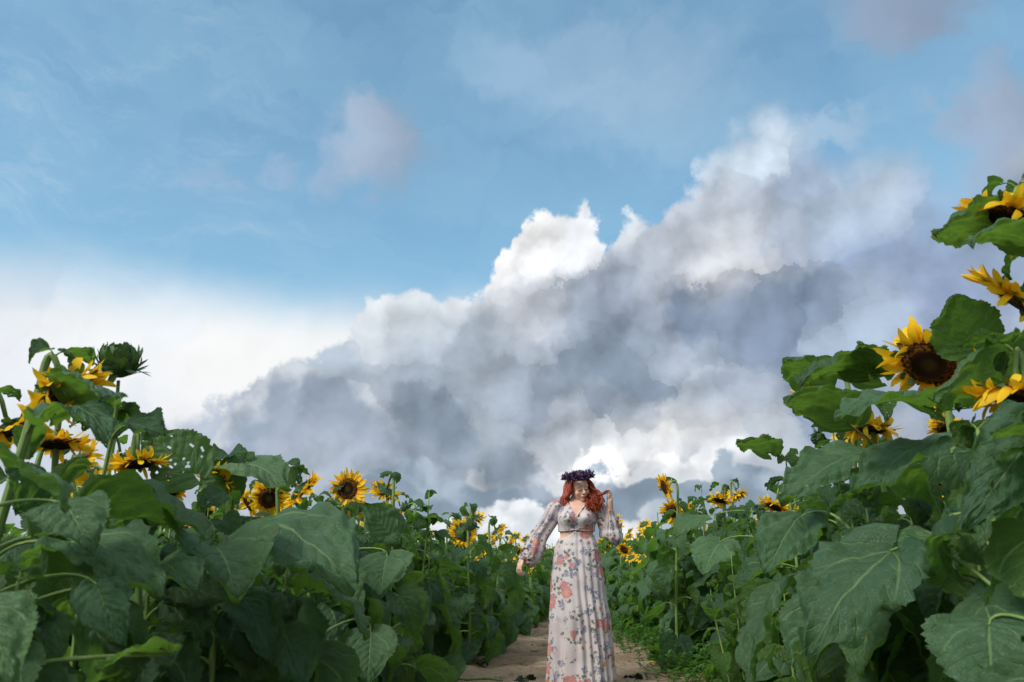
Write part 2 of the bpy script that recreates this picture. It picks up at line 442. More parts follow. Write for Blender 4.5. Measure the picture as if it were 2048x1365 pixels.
m_, t, out = newmat('stem_green')
uv = t.new('ShaderNodeUVMap').outputs[0]; obj = t.new('ShaderNodeTexCoord').outputs['Object']
us, vs_, _ = t.sep(uv)
ridge = t.m('PINGPONG', t.m('MULTIPLY', vs_, 8.0), .5)
nn = t.noise(t.v('MULTIPLY', obj, (1, 1, .25)), 30, 4).outputs['Fac']
c = t.mix(t.mr(nn, .3, .7), (.12, .21, .040, 1), (.20, .30, .080, 1))
c = t.mix(t.m('MULTIPLY', ridge, .7), c, (.23, .33, .11, 1))
c = t.mix(t.mr(t.noise(obj, 9, 3).outputs['Fac'], .58, .75, 0, .5), c, (.06, .05, .025, 1))
b = pbsdf(t, c, .55, bump(t, t.m('ADD', ridge, nn), .5, .003), .35); t.l.new(b.outputs[0], out.inputs[0])
M['stem'] = m_

m_, t, out = newmat('ray_petal')
uv = t.new('ShaderNodeUVMap').outputs[0]; u, v, _ = t.sep(uv)
obj = t.new('ShaderNodeTexCoord').outputs['Object']
c = t.mix(t.mr(u, 0.0, .55, 1.0, 0.0), (1.0, .64, .02, 1), (.95, .38, .008, 1))
st = t.m('PINGPONG', t.m('MULTIPLY', v, 5.0), .5)
c = t.mix(t.m('MULTIPLY', st, .5), c, (1.0, .55, .015, 1))
c = t.mix(t.mr(t.noise(obj, 40, 3).outputs['Fac'], .6, .8, 0, .6), c, (.60, .19, .01, 1))
b = pbsdf(t, c, .5, bump(t, st, .5, .002), .25)
tr = t.new('ShaderNodeBsdfTranslucent'); tr.inputs[0].default_value = (1.0, .62, .015, 1)
ms = t.new('ShaderNodeMixShader'); ms.inputs[0].default_value = .38
t.l.new(b.outputs[0], ms.inputs[1]); t.l.new(tr.outputs[0], ms.inputs[2]); t.l.new(ms.outputs[0], out.inputs[0])
M['petal'] = m_

m_, t, out = newmat('seed_disc')
obj = t.new('ShaderNodeTexCoord').outputs['Object']
ox, oy, oz = t.sep(obj); rr = t.m('SQRT', t.m('ADD', t.m('MULTIPLY', ox, ox), t.m('MULTIPLY', oy, oy))); th = t.m('ARCTAN2', oy, ox)
lr = t.m('MULTIPLY', t.m('LOGARITHM', t.m('MAXIMUM', rr, .004), 2.718), 13.0)
sp1 = t.m('PINGPONG', t.m('ADD', t.m('MULTIPLY', th, 34 / (2 * PI)), lr), .5); sp2 = t.m('PINGPONG', t.m('SUBTRACT', t.m('MULTIPLY', th, 21 / (2 * PI)), lr), .5)
fl = t.m('MULTIPLY', t.m('MULTIPLY', sp1, 2.0), t.m('MULTIPLY', sp2, 2.0))
c = t.mix(t.mr(fl, .1, .7), (.020, .008, .004, 1), (.120, .048, .014, 1))
c = t.mix(t.mr(rr, .010, .034, .85, 0.0), c, (.11, .075, .022, 1))
ring = t.m('MULTIPLY', t.mr(rr, .045, .060), t.mr(t.noise(obj, 110, 3).outputs['Fac'], .42, .6))
c = t.mix(t.m('MULTIPLY', ring, .75), c, (.36, .15, .015, 1))
b = pbsdf(t, c, .85, bump(t, t.m('ADD', fl, t.noise(obj, 300, 2).outputs['Fac']), 1.0, .006), .1); t.l.new(b.outputs[0], out.inputs[0])
M['disc'] = m_

m_, t, out = newmat('green_bract')
obj = t.new('ShaderNodeTexCoord').outputs['Object']
c = t.mix(t.mr(t.noise(obj, 45, 4).outputs['Fac'], .3, .7), (.040, .085, .028, 1), (.085, .145, .045, 1))
b = pbsdf(t, c, .6, bump(t, t.noise(obj, 90, 3).outputs['Fac'], .5, .003), .3)
tr = t.new('ShaderNodeBsdfTranslucent'); tr.inputs[0].default_value = (.12, .25, .03, 1)
ms = t.new('ShaderNodeMixShader'); ms.inputs[0].default_value = .2
t.l.new(b.outputs[0], ms.inputs[1]); t.l.new(tr.outputs[0], ms.inputs[2]); t.l.new(ms.outputs[0], out.inputs[0])
M['bract'] = m_

def simple(name, c1, c2, scale, rough=.9, bs=.6, bd=.01, trans=None):
    m_, t, out = newmat(name)
    obj = t.new('ShaderNodeTexCoord').outputs['Object']
    n = t.noise(obj, scale, 6, .62).outputs['Fac']
    b = pbsdf(t, t.mix(t.mr(n, .3, .7), (*c1, 1), (*c2, 1)), rough, bump(t, n, bs, bd), .25)
    if trans:
        tr = t.new('ShaderNodeBsdfTranslucent'); tr.inputs[0].default_value = (*trans, 1)
        ms = t.new('ShaderNodeMixShader'); ms.inputs[0].default_value = .3
        t.l.new(b.outputs[0], ms.inputs[1]); t.l.new(tr.outputs[0], ms.inputs[2]); t.l.new(ms.outputs[0], out.inputs[0])
    else: t.l.new(b.outputs[0], out.inputs[0])
    return m_
M['weed'] = simple('weed_green', (.040, .10, .022), (.085, .19, .035), 3, .6, .3, .004, (.14, .32, .03))
M['weed2'] = simple('weed_dark_green', (.028, .070, .022), (.055, .12, .03), 3, .6, .3, .004, (.08, .2, .02))
M['straw'] = simple('dry_stalk', (.16, .12, .06), (.30, .24, .13), 14, .85, .5, .003)
M['wilt'] = simple('wilted_leaf', (.020, .032, .018), (.045, .06, .028), 20, .8, .7, .006)

# ------------------------------------------------------------------ ground and path
m_, t, out = newmat('field_soil')
pos = t.new('ShaderNodeTexCoord').outputs['Object']
n1_ = t.noise(pos, 1.3, 8, .65).outputs['Fac']; n2_ = t.noise(pos, 17, 6, .65).outputs['Fac']
c = t.mix(t.mr(n1_, .35, .65), (.075, .052, .034, 1), (.125, .088, .056, 1))
c = t.mix(t.mr(n2_, .4, .7, 0, .6), c, (.05, .035, .024, 1))
b = pbsdf(t, c, .95, bump(t, n2_, .8, .03), .15); t.l.new(b.outputs[0], out.inputs[0])
M['soil'] = m_
m_, t, out = newmat('dirt_path')
pos = t.new('ShaderNodeTexCoord').outputs['Object']
pst = t.v('MULTIPLY', pos, (1.0, .55, 1))
a1 = t.noise(pst, 1.5, 6, .6, .6).outputs['Fac']; a2 = t.noise(pos, 9, 8, .68).outputs['Fac']; a3 = t.noise(pos, 60, 5, .7).outputs['Fac']
c = t.mix(t.mr(a1, .38, .66), (.235, .165, .105, 1), (.370, .280, .190, 1))
c = t.mix(t.mr(a2, .50, .72, 0, .65), c, (.105, .068, .040, 1))
c = t.mix(t.mr(a3, .55, .8, 0, .5), c, (.36, .28, .20, 1))
cr = t.voro(t.v('MULTIPLY_ADD', t.noise(pos, 5, 4).outputs['Color'], (.3, .3, 0), pos), 2.6, 'DISTANCE_TO_EDGE').outputs['Distance']
crk = t.m('MULTIPLY', t.mr(cr, 0, .035, 1.0, 0), t.mr(t.noise(pos, 1.1, 3).outputs['Fac'], .48, .62))
c = t.mix(t.m('MULTIPLY', crk, .6), c, (.09, .06, .04, 1))
peb = t.voro(pos, 46); pm = t.m('MULTIPLY', t.mr(peb.outputs['Distance'], .10, .2, 1.0, 0), t.mr(t.sep(peb.outputs['Color'])[0], .86, .9))
c = t.mix(pm, c, (.42, .37, .31, 1))
h = t.m('ADD', t.m('ADD', t.m('MULTIPLY', a2, 1.0), t.m('MULTIPLY', a3, .25)), t.m('ADD', t.m('MULTIPLY', crk, -.35), t.m('MULTIPLY', pm, .35)))
b = pbsdf(t, c, .95, bump(t, h, 1.0, .05), .15); t.l.new(b.outputs[0], out.inputs[0])
M['dirt'] = m_

def gsheet(name, xs, ys, zf, mat):
    V = [(x, y, zf(x, y)) for y in ys for x in xs]; n = len(xs)
    F = [(j * n + i, j * n + i + 1, (j + 1) * n + i + 1, (j + 1) * n + i) for j in range(len(ys) - 1) for i in range(n - 1)]
    o = link(name, mesh_of(name, V, F, [mat])); o['kind'] = 'structure'; return o
def span(pairs):
    out = []
    for a, b_, st in pairs:
        k = max(1, round((b_ - a) / st)); out += [a + (b_ - a) * i / k for i in range(k)]
    return out + [pairs[-1][1]]
gsheet('ground', span([(-900, -60, 120), (-60, -8, 4), (-8, 8, .5), (8, 60, 4), (60, 900, 120)]), span([(-60, 0, 6), (0, 40, 1), (40, 200, 10), (200, 2500, 300)]),
       lambda x, y: -.012, M['soil'])
def path_z(x, y):
    e = max(0, 1 - (abs(x) / 1.62) ** 6)
    q = mnoise.noise(Vector((x * 1.1, y * .45, 0))) * .034 + mnoise.noise(Vector((x * 4, y * 3.2, 3))) * .024 + mnoise.noise(Vector((x * 11, y * 9, 7))) * .012
    rut = -.022 * math.exp(-((x - .50) / .20) ** 2) - .022 * math.exp(-((x + .52) / .20) ** 2)
    side = .05 * math.exp(-((abs(x) - 1.12) / .2) ** 2) * (.6 + .8 * mnoise.noise(Vector((x * 2, y * 1.2, 9))))
    return .028 * e + (q + rut + side) * e - .05 * (1 - e)
gsheet('path', span([(-1.62, 1.62, .045)]), span([(-2, 3, .25), (3, 14, .05), (14, 30, .2), (30, 90, 1.0)]), path_z, M['dirt'])

# ------------------------------------------------------------------ leaves
def leaf_mb(L, W, pet, droop, fold=.35, cup=0.0, twist=0.0, holes=0, nu=14, nv=5, seed=0, tip=1.0, wav=1.0, pr=.0035, tooth=1.0, mi=0, petmi=1, pet_up=.55, arch=None, fn=6):
    """petiole from the origin outwards along +x and up, then a heart-shaped blade that bends down by `droop` radians"""
    rnd = random.Random(seed); mb = MB()
    # petiole: leaves the stem rising, arches over
    p0 = Vector((0, 0, 0)); e0 = Vector((math.cos(pet_up), 0, math.sin(pet_up)))
    a_end = pet_up - (arch if arch is not None else pet_up + .15 + droop * .25)
    e1 = Vector((math.cos(a_end), 0, math.sin(a_end)))
    pp = bez(p0, p0 + e0 * pet * .4, None or (p0 + e0 * pet * .62 + e1 * pet * .05), p0 + e0 * pet * .62 + e1 * pet * .42, 7)
    mb.tube(pp, [pr * (1.5 - .7 * i / 7) for i in range(8)], fn, petmi, False)
    # midrib curve
    ang = a_end; p = pp[-1].copy(); mid = []; st = L / nu
    for i in range(nu + 1):
        s_ = i / nu
        tdir = Vector((math.cos(ang), 0, math.sin(ang))); nrm = Vector((-math.sin(ang), 0, math.cos(ang)))
        mid.append((p.copy(), tdir, nrm, s_)); p = p + tdir * st
        ang -= droop / nu * (1.7 - 1.4 * s_)
    V = []; U = []; F = []; idx = {}
    sd_ = seed * 7.3
    for i, (c_, td, nr, s_) in enumerate(mid):
        # heart outline: wide near the base, drawn to a point
        prof = (math.sin(PI * min(1, s_ ** .62)) ** .75) * (1 - .28 * s_) * 1.12 if s_ < 1 else 0
        prof = max(prof, .10 if s_ == 0 else 0)
        for j in range(-nv, nv + 1):
            v_ = j / nv; av = abs(v_)
            wd = W * .5 * prof
            if av == 1 and 0 < i < nu: wd *= 1 + tooth * ((.030 if nu > 20 else .04) * ((i % 2) * 2 - 1) + .035 * rnd.uniform(-1, 1) + .10 * mnoise.noise(Vector((s_ * 7 + sd_, v_ * 4, 9))))
            back = -L * .17 * (av ** 1.3) * max(0, 1 - s_ * 2.6)          # the lobes reach behind the petiole
            lift = fold * wd * av * (1 if 1 else 0) - cup * wd * av * av
            wave = wav * (mnoise.noise(Vector((s_ * 3.6 + sd_, v_ * 2.1, sd_))) * .075 * L + mnoise.noise(Vector((s_ * 9 + sd_, v_ * 5, 3))) * .036 * L + mnoise.noise(Vector((s_ * 21 + sd_, v_ * 10, 5))) * (.012 * L if nu > 20 else 0)) * (.25 + av)
            ruff = wav * .020 * L * math.sin(s_ * 21 + sd_ * 2) * av ** 3
            tw = twist * s_
            side = Vector((0, math.cos(tw), math.sin(tw)))
            q = c_ + side * (v_ * wd) + td * back + nr * (lift + wave + ruff)
            idx[(i, j)] = len(V); V.append(q); U.append((s_, v_ * .5 + .5))
    dead = set()
    for _ in range(holes):
        hi, hj = rnd.randint(4, nu - 5), rnd.randint(-nv + 2, nv - 3)
        dead.add((hi, hj))
        if rnd.random() < .35: dead.add((hi + 1, hj))
    for i in range(nu):
        for j in range(-nv, nv):
            if (i, j) in dead: continue
            F.append((idx[(i, j)], idx[(i + 1, j)], idx[(i + 1, j + 1)], idx[(i, j + 1)]))
    mb.add(V, F, U, mi); return mb
LM = [M['leaf'], M['stem']]
def leaf_variant(k, hi=False):
    r = random.Random(500 + k)
    d = [.5, .9, 1.3, 1.7, 2.1, .7, 1.1, 1.5, 1.9, .35][k % 10]
    return leaf_mb(1.0, r.uniform(.82, 1.0), r.uniform(.42, .62), d, fold=r.choice([.25, .55, .1, -.25, .40, .75]), cup=r.uniform(-.3, .5), twist=r.uniform(-1.1, 1.1),
                   holes=([0, 0, 4, 0, 0, 9][k % 6] if hi else 0), nu=36 if hi else 11, nv=13 if hi else 4, seed=k, wav=r.uniform(.9, 2.1), pr=.020, pet_up=r.uniform(.3, .9))
LEAF_HI = [leaf_variant(k, True) for k in range(20)]
LEAF_LO = [leaf_variant(k) for k in range(20)]
LEAF_HI_ME = [l.mesh('leaf', LM) for l in LEAF_HI]
LEAF_LO_ME = [l.mesh('leaf', LM) for l in LEAF_LO]
LEAF_FRESH_ME = [l.mesh('leaf', [M['leaf_fresh'], M['stem']]) for l in LEAF_HI[:6]]
LEAF_YOUNG_ME = [l.mesh('leaf', [M['leaf_young'], M['stem']]) for l in LEAF_HI[:6]]

# ------------------------------------------------------------------ flower heads (axis +z = the way the disc looks)
def disc_mb(r, n=22, dome=.18):
    mb = MB(); V = [(0, 0, r * dome * .6)]; F = []; rg = [.3, .6, .85, 1.0]
    for k, q in enumerate(rg):
        for i in range(n):
            a = 2 * PI * i / n
            z = r * dome * (1 - q * q) + (-.06 * r if k == 3 else 0) - (.10 * r if q < .4 else 0)
            V.append((math.cos(a) * r * q, math.sin(a) * r * q, z))
    for i in range(n):
        F.append((0, 1 + i, 1 + (i + 1) % n))
        for k in range(3):
            o = 1 + k * n; F.append((o + i, o + n + i, o + n + (i + 1) % n, o + (i + 1) % n))
    return mb.add(V, F)
def strip(mb, base, direc, nrm, L, W, curl, mi=0, seg=5, pt=1.0, side=0.0, w0=.35):
    """one petal or bract: a pointed strip 2 quads wide, bending from nrm"""
    side_v = direc.cross(nrm).normalized(); V = []; U = []; F = []
    p = base.copy(); d = direc.copy(); n = nrm.copy()
    for i in range(seg + 1):
        s_ = i / seg
        wd = W * .5 * (w0 + (1 - w0) * math.sin(PI * min(1, s_ * .92 + .12)) ** .8) * (1 if s_ < .999 else .12)
        for v_ in (-1, 0, 1):
            V.append(p + side_v * (v_ * wd + side * s_ * s_ * L) - n * (.18 * wd * (1 - abs(v_))) * 1.0)
            U.append((s_, v_ * .5 + .5))
        q = Quaternion(side_v, -curl / seg); d = q @ d; n = q @ n; p = p + d * (L / seg)
    for i in range(seg):
        for j in range(2): F.append((i * 3 + j, (i + 1) * 3 + j, (i + 1) * 3 + j + 1, i * 3 + j + 1))
    mb.add(V, F, U, mi)
def petals_mb(r, seed, n=62, L=.088, W=.028, droop=0.4, miss=.08, seg=6):
    rnd = random.Random(seed); mb = MB()
    for ring in range(2):
        for i in range(n // 2):
            if rnd.random() < miss: continue
            a = 2 * PI * (i + ring * .5 + rnd.uniform(-.25, .25)) / (n // 2)
            er = Vector((math.cos(a), math.sin(a), 0)); ez = Vector((0, 0, 1))
            tilt = rnd.uniform(-.35, .35) + (.15 if ring else -.15) + (miss * 3.2 * rnd.random())
            d = (er * math.cos(tilt) + ez * math.sin(tilt)).normalized(); nn_ = (ez * math.cos(tilt) - er * math.sin(tilt))
            tw = Quaternion(d, rnd.uniform(-.8, .8)); nn_ = tw @ nn_
            strip(mb, er * r * .93 + ez * (-.004 - .005 * ring), d, nn_, L * rnd.uniform(.7, 1.2), W * rnd.uniform(.8, 1.25), rnd.uniform(-.9, 1.3) * droop * 2.0 + droop * .4, seg=seg, side=rnd.uniform(-.18, .18))
    return mb
def back_mb(r, seed, nb=30, bl=.042, seg=4):
    """receptacle behind the disc with rings of pointed bracts"""
    rnd = random.Random(seed); mb = MB(); n = 18
    prof = [(1.02, -.005 / r * .5), (1.06, -.12), (.86, -.36), (.50, -.52), (.16, -.60), (.13, -.8)]
    V = []; F = []
    for q, z in prof:
        for i in range(n):
            a = 2 * PI * i / n; V.append((math.cos(a) * r * q, math.sin(a) * r * q, z * r))
    for k in range(len(prof) - 1):
        for i in range(n): F.append((k * n + i, k * n + (i + 1) % n, (k + 1) * n + (i + 1) % n, (k + 1) * n + i))
    mb.add(V, F)
    for i in range(nb):
        a = 2 * PI * i / nb * 1.0 + rnd.uniform(-.2, .2); ring = i % 3
        er = Vector((math.cos(a), math.sin(a), 0)); ez = Vector((0, 0, 1))
        rr_, zz = [(1.02, -.10), (.98, -.26), (.80, -.42)][ring]
        tilt = [.25, -.05, .15][ring] + rnd.uniform(-.35, .35)
        d = (er * math.cos(tilt) + ez * math.sin(tilt)).normalized(); nn_ = (ez * -math.cos(tilt) + er * math.sin(tilt))
        strip(mb, er * r * rr_ * .94 + ez * r * zz, d, nn_, bl * rnd.uniform(.8, 1.3), bl * .52, rnd.uniform(-.9, .9), seg=seg, w0=.8, side=rnd.uniform(-.1, .1))
    return mb
def bud_mb(r, seed):
    rnd = random.Random(seed); mb = MB(); n = 14
    V = []; F = []; pr_ = [(.2, -.7), (.75, -.5), (.98, -.1), (.86, .3), (.5, .55), (.05, .6)]
    for q, z in pr_:
        for i in range(n):
            a = 2 * PI * i / n; V.append((math.cos(a) * r * q, math.sin(a) * r * q, z * r))
    for k in range(len(pr_) - 1):
        for i in range(n): F.append((k * n + i, k * n + (i + 1) % n, (k + 1) * n + (i + 1) % n, (k + 1) * n + i))
    mb.add(V, F)
    for k in range(70):
        a = k * 2.39996; s_ = k / 69
        er = Vector((math.cos(a), math.sin(a), 0)); ez = Vector((0, 0, 1))
        th = -1.0 + 2.2 * s_
        base = er * r * .92 * math.cos(th * .8) + ez * r * .62 * math.sin(th)
        tilt = .5 + .8 * s_ + rnd.uniform(-.25, .25) if s_ > .35 else rnd.uniform(-.2, .9)
        d = (er * math.cos(tilt) + ez * math.sin(tilt)).normalized(); nn_ = (ez * math.cos(tilt) - er * math.sin(tilt))
        strip(mb, base, d, -nn_, r * rnd.uniform(.5, 1.0) * (1.25 - .4 * s_), r * .42, rnd.uniform(.2, 1.5) * (1 if s_ > .3 else -.5), seg=4, w0=.8)
    return mb
HEAD_R = .076
HEADS = []
for k in range(6):
    dm = disc_mb(HEAD_R * (1 + .05 * (k % 3))); pm_ = petals_mb(HEAD_R, 40 + k, droop=[.35, .6, .25, .9, .5, .75][k], miss=[.05, .15, .03, .25, .1, .2][k]); bm_ = back_mb(HEAD_R, 60 + k)
    HEADS.append((bm_, dm, pm_))
HEADS_ME = [(a.mesh('flower_head', [M['bract']]), b_.mesh('seed_disc', [M['disc']]), c_.mesh('petals', [M['petal']])) for a, b_, c_ in HEADS]
BUD = bud_mb(.05, 5); BUD_ME = BUD.mesh('flower_bud', [M['bract']])

def look(direction, roll=0.0):
    return Vector(direction).to_track_quat('Z', 'Y').to_matrix().to_4x4() @ Matrix.Rotation(roll, 4, 'Z')
def dir_ae(azd, eld):     # azimuth clockwise from +Y
    a, e = R(azd), R(eld); return Vector((math.sin(a) * math.cos(e), math.cos(a) * math.cos(e), math.sin(e)))

def stem_path(base, top, hdir, hook):
    """stem rises from base, bends over at the top and meets the back of the head (hdir = the way the disc looks)"""
    base = Vector(base); top = Vector(top); H = (top - base).length
    back = top - Vector(hdir) * (HEAD_R * .75)
    if hook > 0:
        crest = back - Vector(hdir) * hook * .9 + Vector((0, 0, hook * .35))
        lower = crest + Vector((-hdir[0] * hook * .25, -hdir[1] * hook * .25, -hook * 1.3))
        a = bez(base, base + Vector((0, 0, H * .4)), lower - (lower - base) * .25, lower, 7)
        b_ = bez(lower, lower + Vector((0, 0, hook * 1.1)), crest + Vector((0, 0, hook * .5)), back, 7)
        return a + b_[1:]
    return bez(base, base + Vector((0, 0, H * .4)), back - Vector(hdir) * H * .25, back, 12)
def path_at(pts, s_):
    f = s_ * (len(pts) - 1); i = min(int(f), len(pts) - 2); return pts[i].lerp(pts[i + 1], f - i)

def plant(base, top=None, H=1.6, lean=(0, 0), face=(180, -20), head='flower', hv=0, hs=1.0, hook=.10, nleaf=14, lsize=.27, seed=0, thick=.013, leafset=None,
          label=None, group=None, name='sunflower', top_leaves=True, low=.12, custom=(), bias=None):
    """one sunflower: Empty at its foot > stem, leaf..., flower_head (> seed_disc, petals) or flower_bud"""
    r = random.Random(seed); base = Vector(base)
    if top is None: top = base + Vector((lean[0], lean[1], H))
    else: top = Vector(top)
    root = bpy.data.objects.new(name, None); C.objects.link(root); root.location = base; root.empty_display_size = .1
    tag(root, label, 'sunflower plant', group)
    hd = dir_ae(*face)
    tl = top - base
    pts = stem_path(Vector((0, 0, 0)), tl, hd, hook if head == 'flower' else 0) if head else bez(Vector((0, 0, 0)), Vector((0, 0, tl.z * .4)), tl - Vector((0, 0, tl.z * .3)), tl, 10)
    n = len(pts)
    mb = MB(); mb.tube(pts, [thick * (1.25 - (.65 if head else .95) * (i / (n - 1))) for i in range(n)], 10)
    link('stem', mb.mesh('stem', [M['stem']]), root)
    pool = leafset or LEAF_HI_ME
    main_h = tl.z
    phi = r.uniform(0, 6.28)
    for k in range(nleaf):
        s_ = low + (.97 - low) * (k + r.uniform(-.3, .3)) / nleaf
        s_ = min(max(s_, .05), .95)
        # stem height fraction -> path parameter
        pz = main_h * s_; q = None
        for i in range(n - 1):
            if pts[i].z <= pz <= pts[i + 1].z: q = pts[i].lerp(pts[i + 1], (pz - pts[i].z) / max(1e-6, pts[i + 1].z - pts[i].z)); break
        if q is None: q = pts[n // 2]
        phi += 2.39996 + r.uniform(-.35, .35)
        ph = phi
        if bias is not None and r.random() < .5: ph = bias + r.uniform(-.9, .9)
        size = lsize * (.55 + .75 * math.sin(PI * min(1, (s_ * .95 + .12))) ** .8) * r.uniform(.8, 1.15)
        if s_ > .85: size *= .80
        me = pool[r.randrange(len(pool))]
        o = link('leaf', me, root)
        pitch = (.25 - .55 * s_) + r.uniform(-.25, .25)
        o.matrix_local = Matrix.Translation(q) @ Matrix.Rotation(ph, 4, 'Z') @ Matrix.Rotation(pitch + .1, 4, 'Y') @ Matrix.Rotation(r.uniform(-.5, .5), 4, 'X') @ Matrix.Scale(size, 4)
    for cu in custom: own_leaf(root, base, pts, **cu)
    if head == 'flower':
        a, b_, c_ = HEADS_ME[hv % 6]
        hm = Matrix.Translation(tl) @ look(hd, r.uniform(0, 6)) @ Matrix.Scale(hs, 4)
        h_ = link('flower_head', a, root); h_.matrix_local = hm
        link('seed_disc', b_, h_); link('petals', c_, h_)
    elif head == 'bud':
        h_ = link('flower_bud', BUD_ME, root); h_.matrix_local = Matrix.Translation(tl) @ look(hd) @ Matrix.Scale(hs, 4)
    if top_leaves:
        for k in range(3 if head else 6):
            me = pool[r.randrange(len(pool))]; o = link('leaf', me, root)
            o.matrix_local = Matrix.Translation(pts[-3 if head == 'flower' else -2 + (k % 2) * (0 if head else 1)]) @ Matrix.Rotation(r.uniform(0, 6.28), 4, 'Z') @ Matrix.Rotation(r.uniform(-.7, .1), 4, 'Y') @ Matrix.Rotation(r.uniform(-.6, .6), 4, 'X') @ Matrix.Scale(lsize * r.uniform(.28, .5), 4)
    return root

def own_leaf(root, pbase, pts, b, t, W=.8, droop=.8, roll=0.0, fold=.2, twist=0.0, holes=0, seed=0, mat='leaf', wav=1.2, cup=.1, arc=.05, drop=.12):
    """a leaf with its own shape: blade from b to t (world), petiole rising to b from the nearest fitting point of the stem"""
    b_ = Vector(b) - pbase; t_ = Vector(t) - pbase
    q = min(pts, key=lambda p: abs(p.z - (b_.z - drop)) + (p - b_).length * .3)
    ch = t_ - b_; c = ch.length; L = c * (1 + droop * droop / 24)
    hz = Vector((ch.x, ch.y, 0)); hz = hz.normalized() if hz.length > 1e-3 else Vector((0, -1, 0))
    e = math.atan2(ch.z, Vector((ch.x, ch.y, 0)).length) + droop * .58
    X = hz * math.cos(e) + Vector((0, 0, 1)) * math.sin(e)
    Y = Vector((0, 0, 1)).cross(hz).normalized(); Z = X.cross(Y)
    blade = leaf_mb(L, W * L, .001, droop, fold, cup, twist, holes, 36, 13, seed, wav=wav, pr=.0001, arch=0, pet_up=0.0)
    Mx = Matrix((X, Y, Z)).transposed().to_4x4()
    blade.xf(Matrix.Translation(b_) @ Matrix.Rotation(roll, 4, ch.normalized()) @ Mx)
    d0 = (b_ - q).length
    blade.tube(bez(q, q.lerp(b_, .35) + Vector((0, 0, arc + d0 * .12)), b_ - X * d0 * .3, b_ + X * .012, 10), [.0066 - .00032 * i for i in range(11)], 8, 1, False)
    link('leaf', blade.mesh('leaf', [M[mat], M['stem']]), root)

# ------------------------------------------------------------------ sunflowers that stand out one by one
GL, GR = 'sunflowers in the field left of the path', 'sunflowers in the field right of the path'
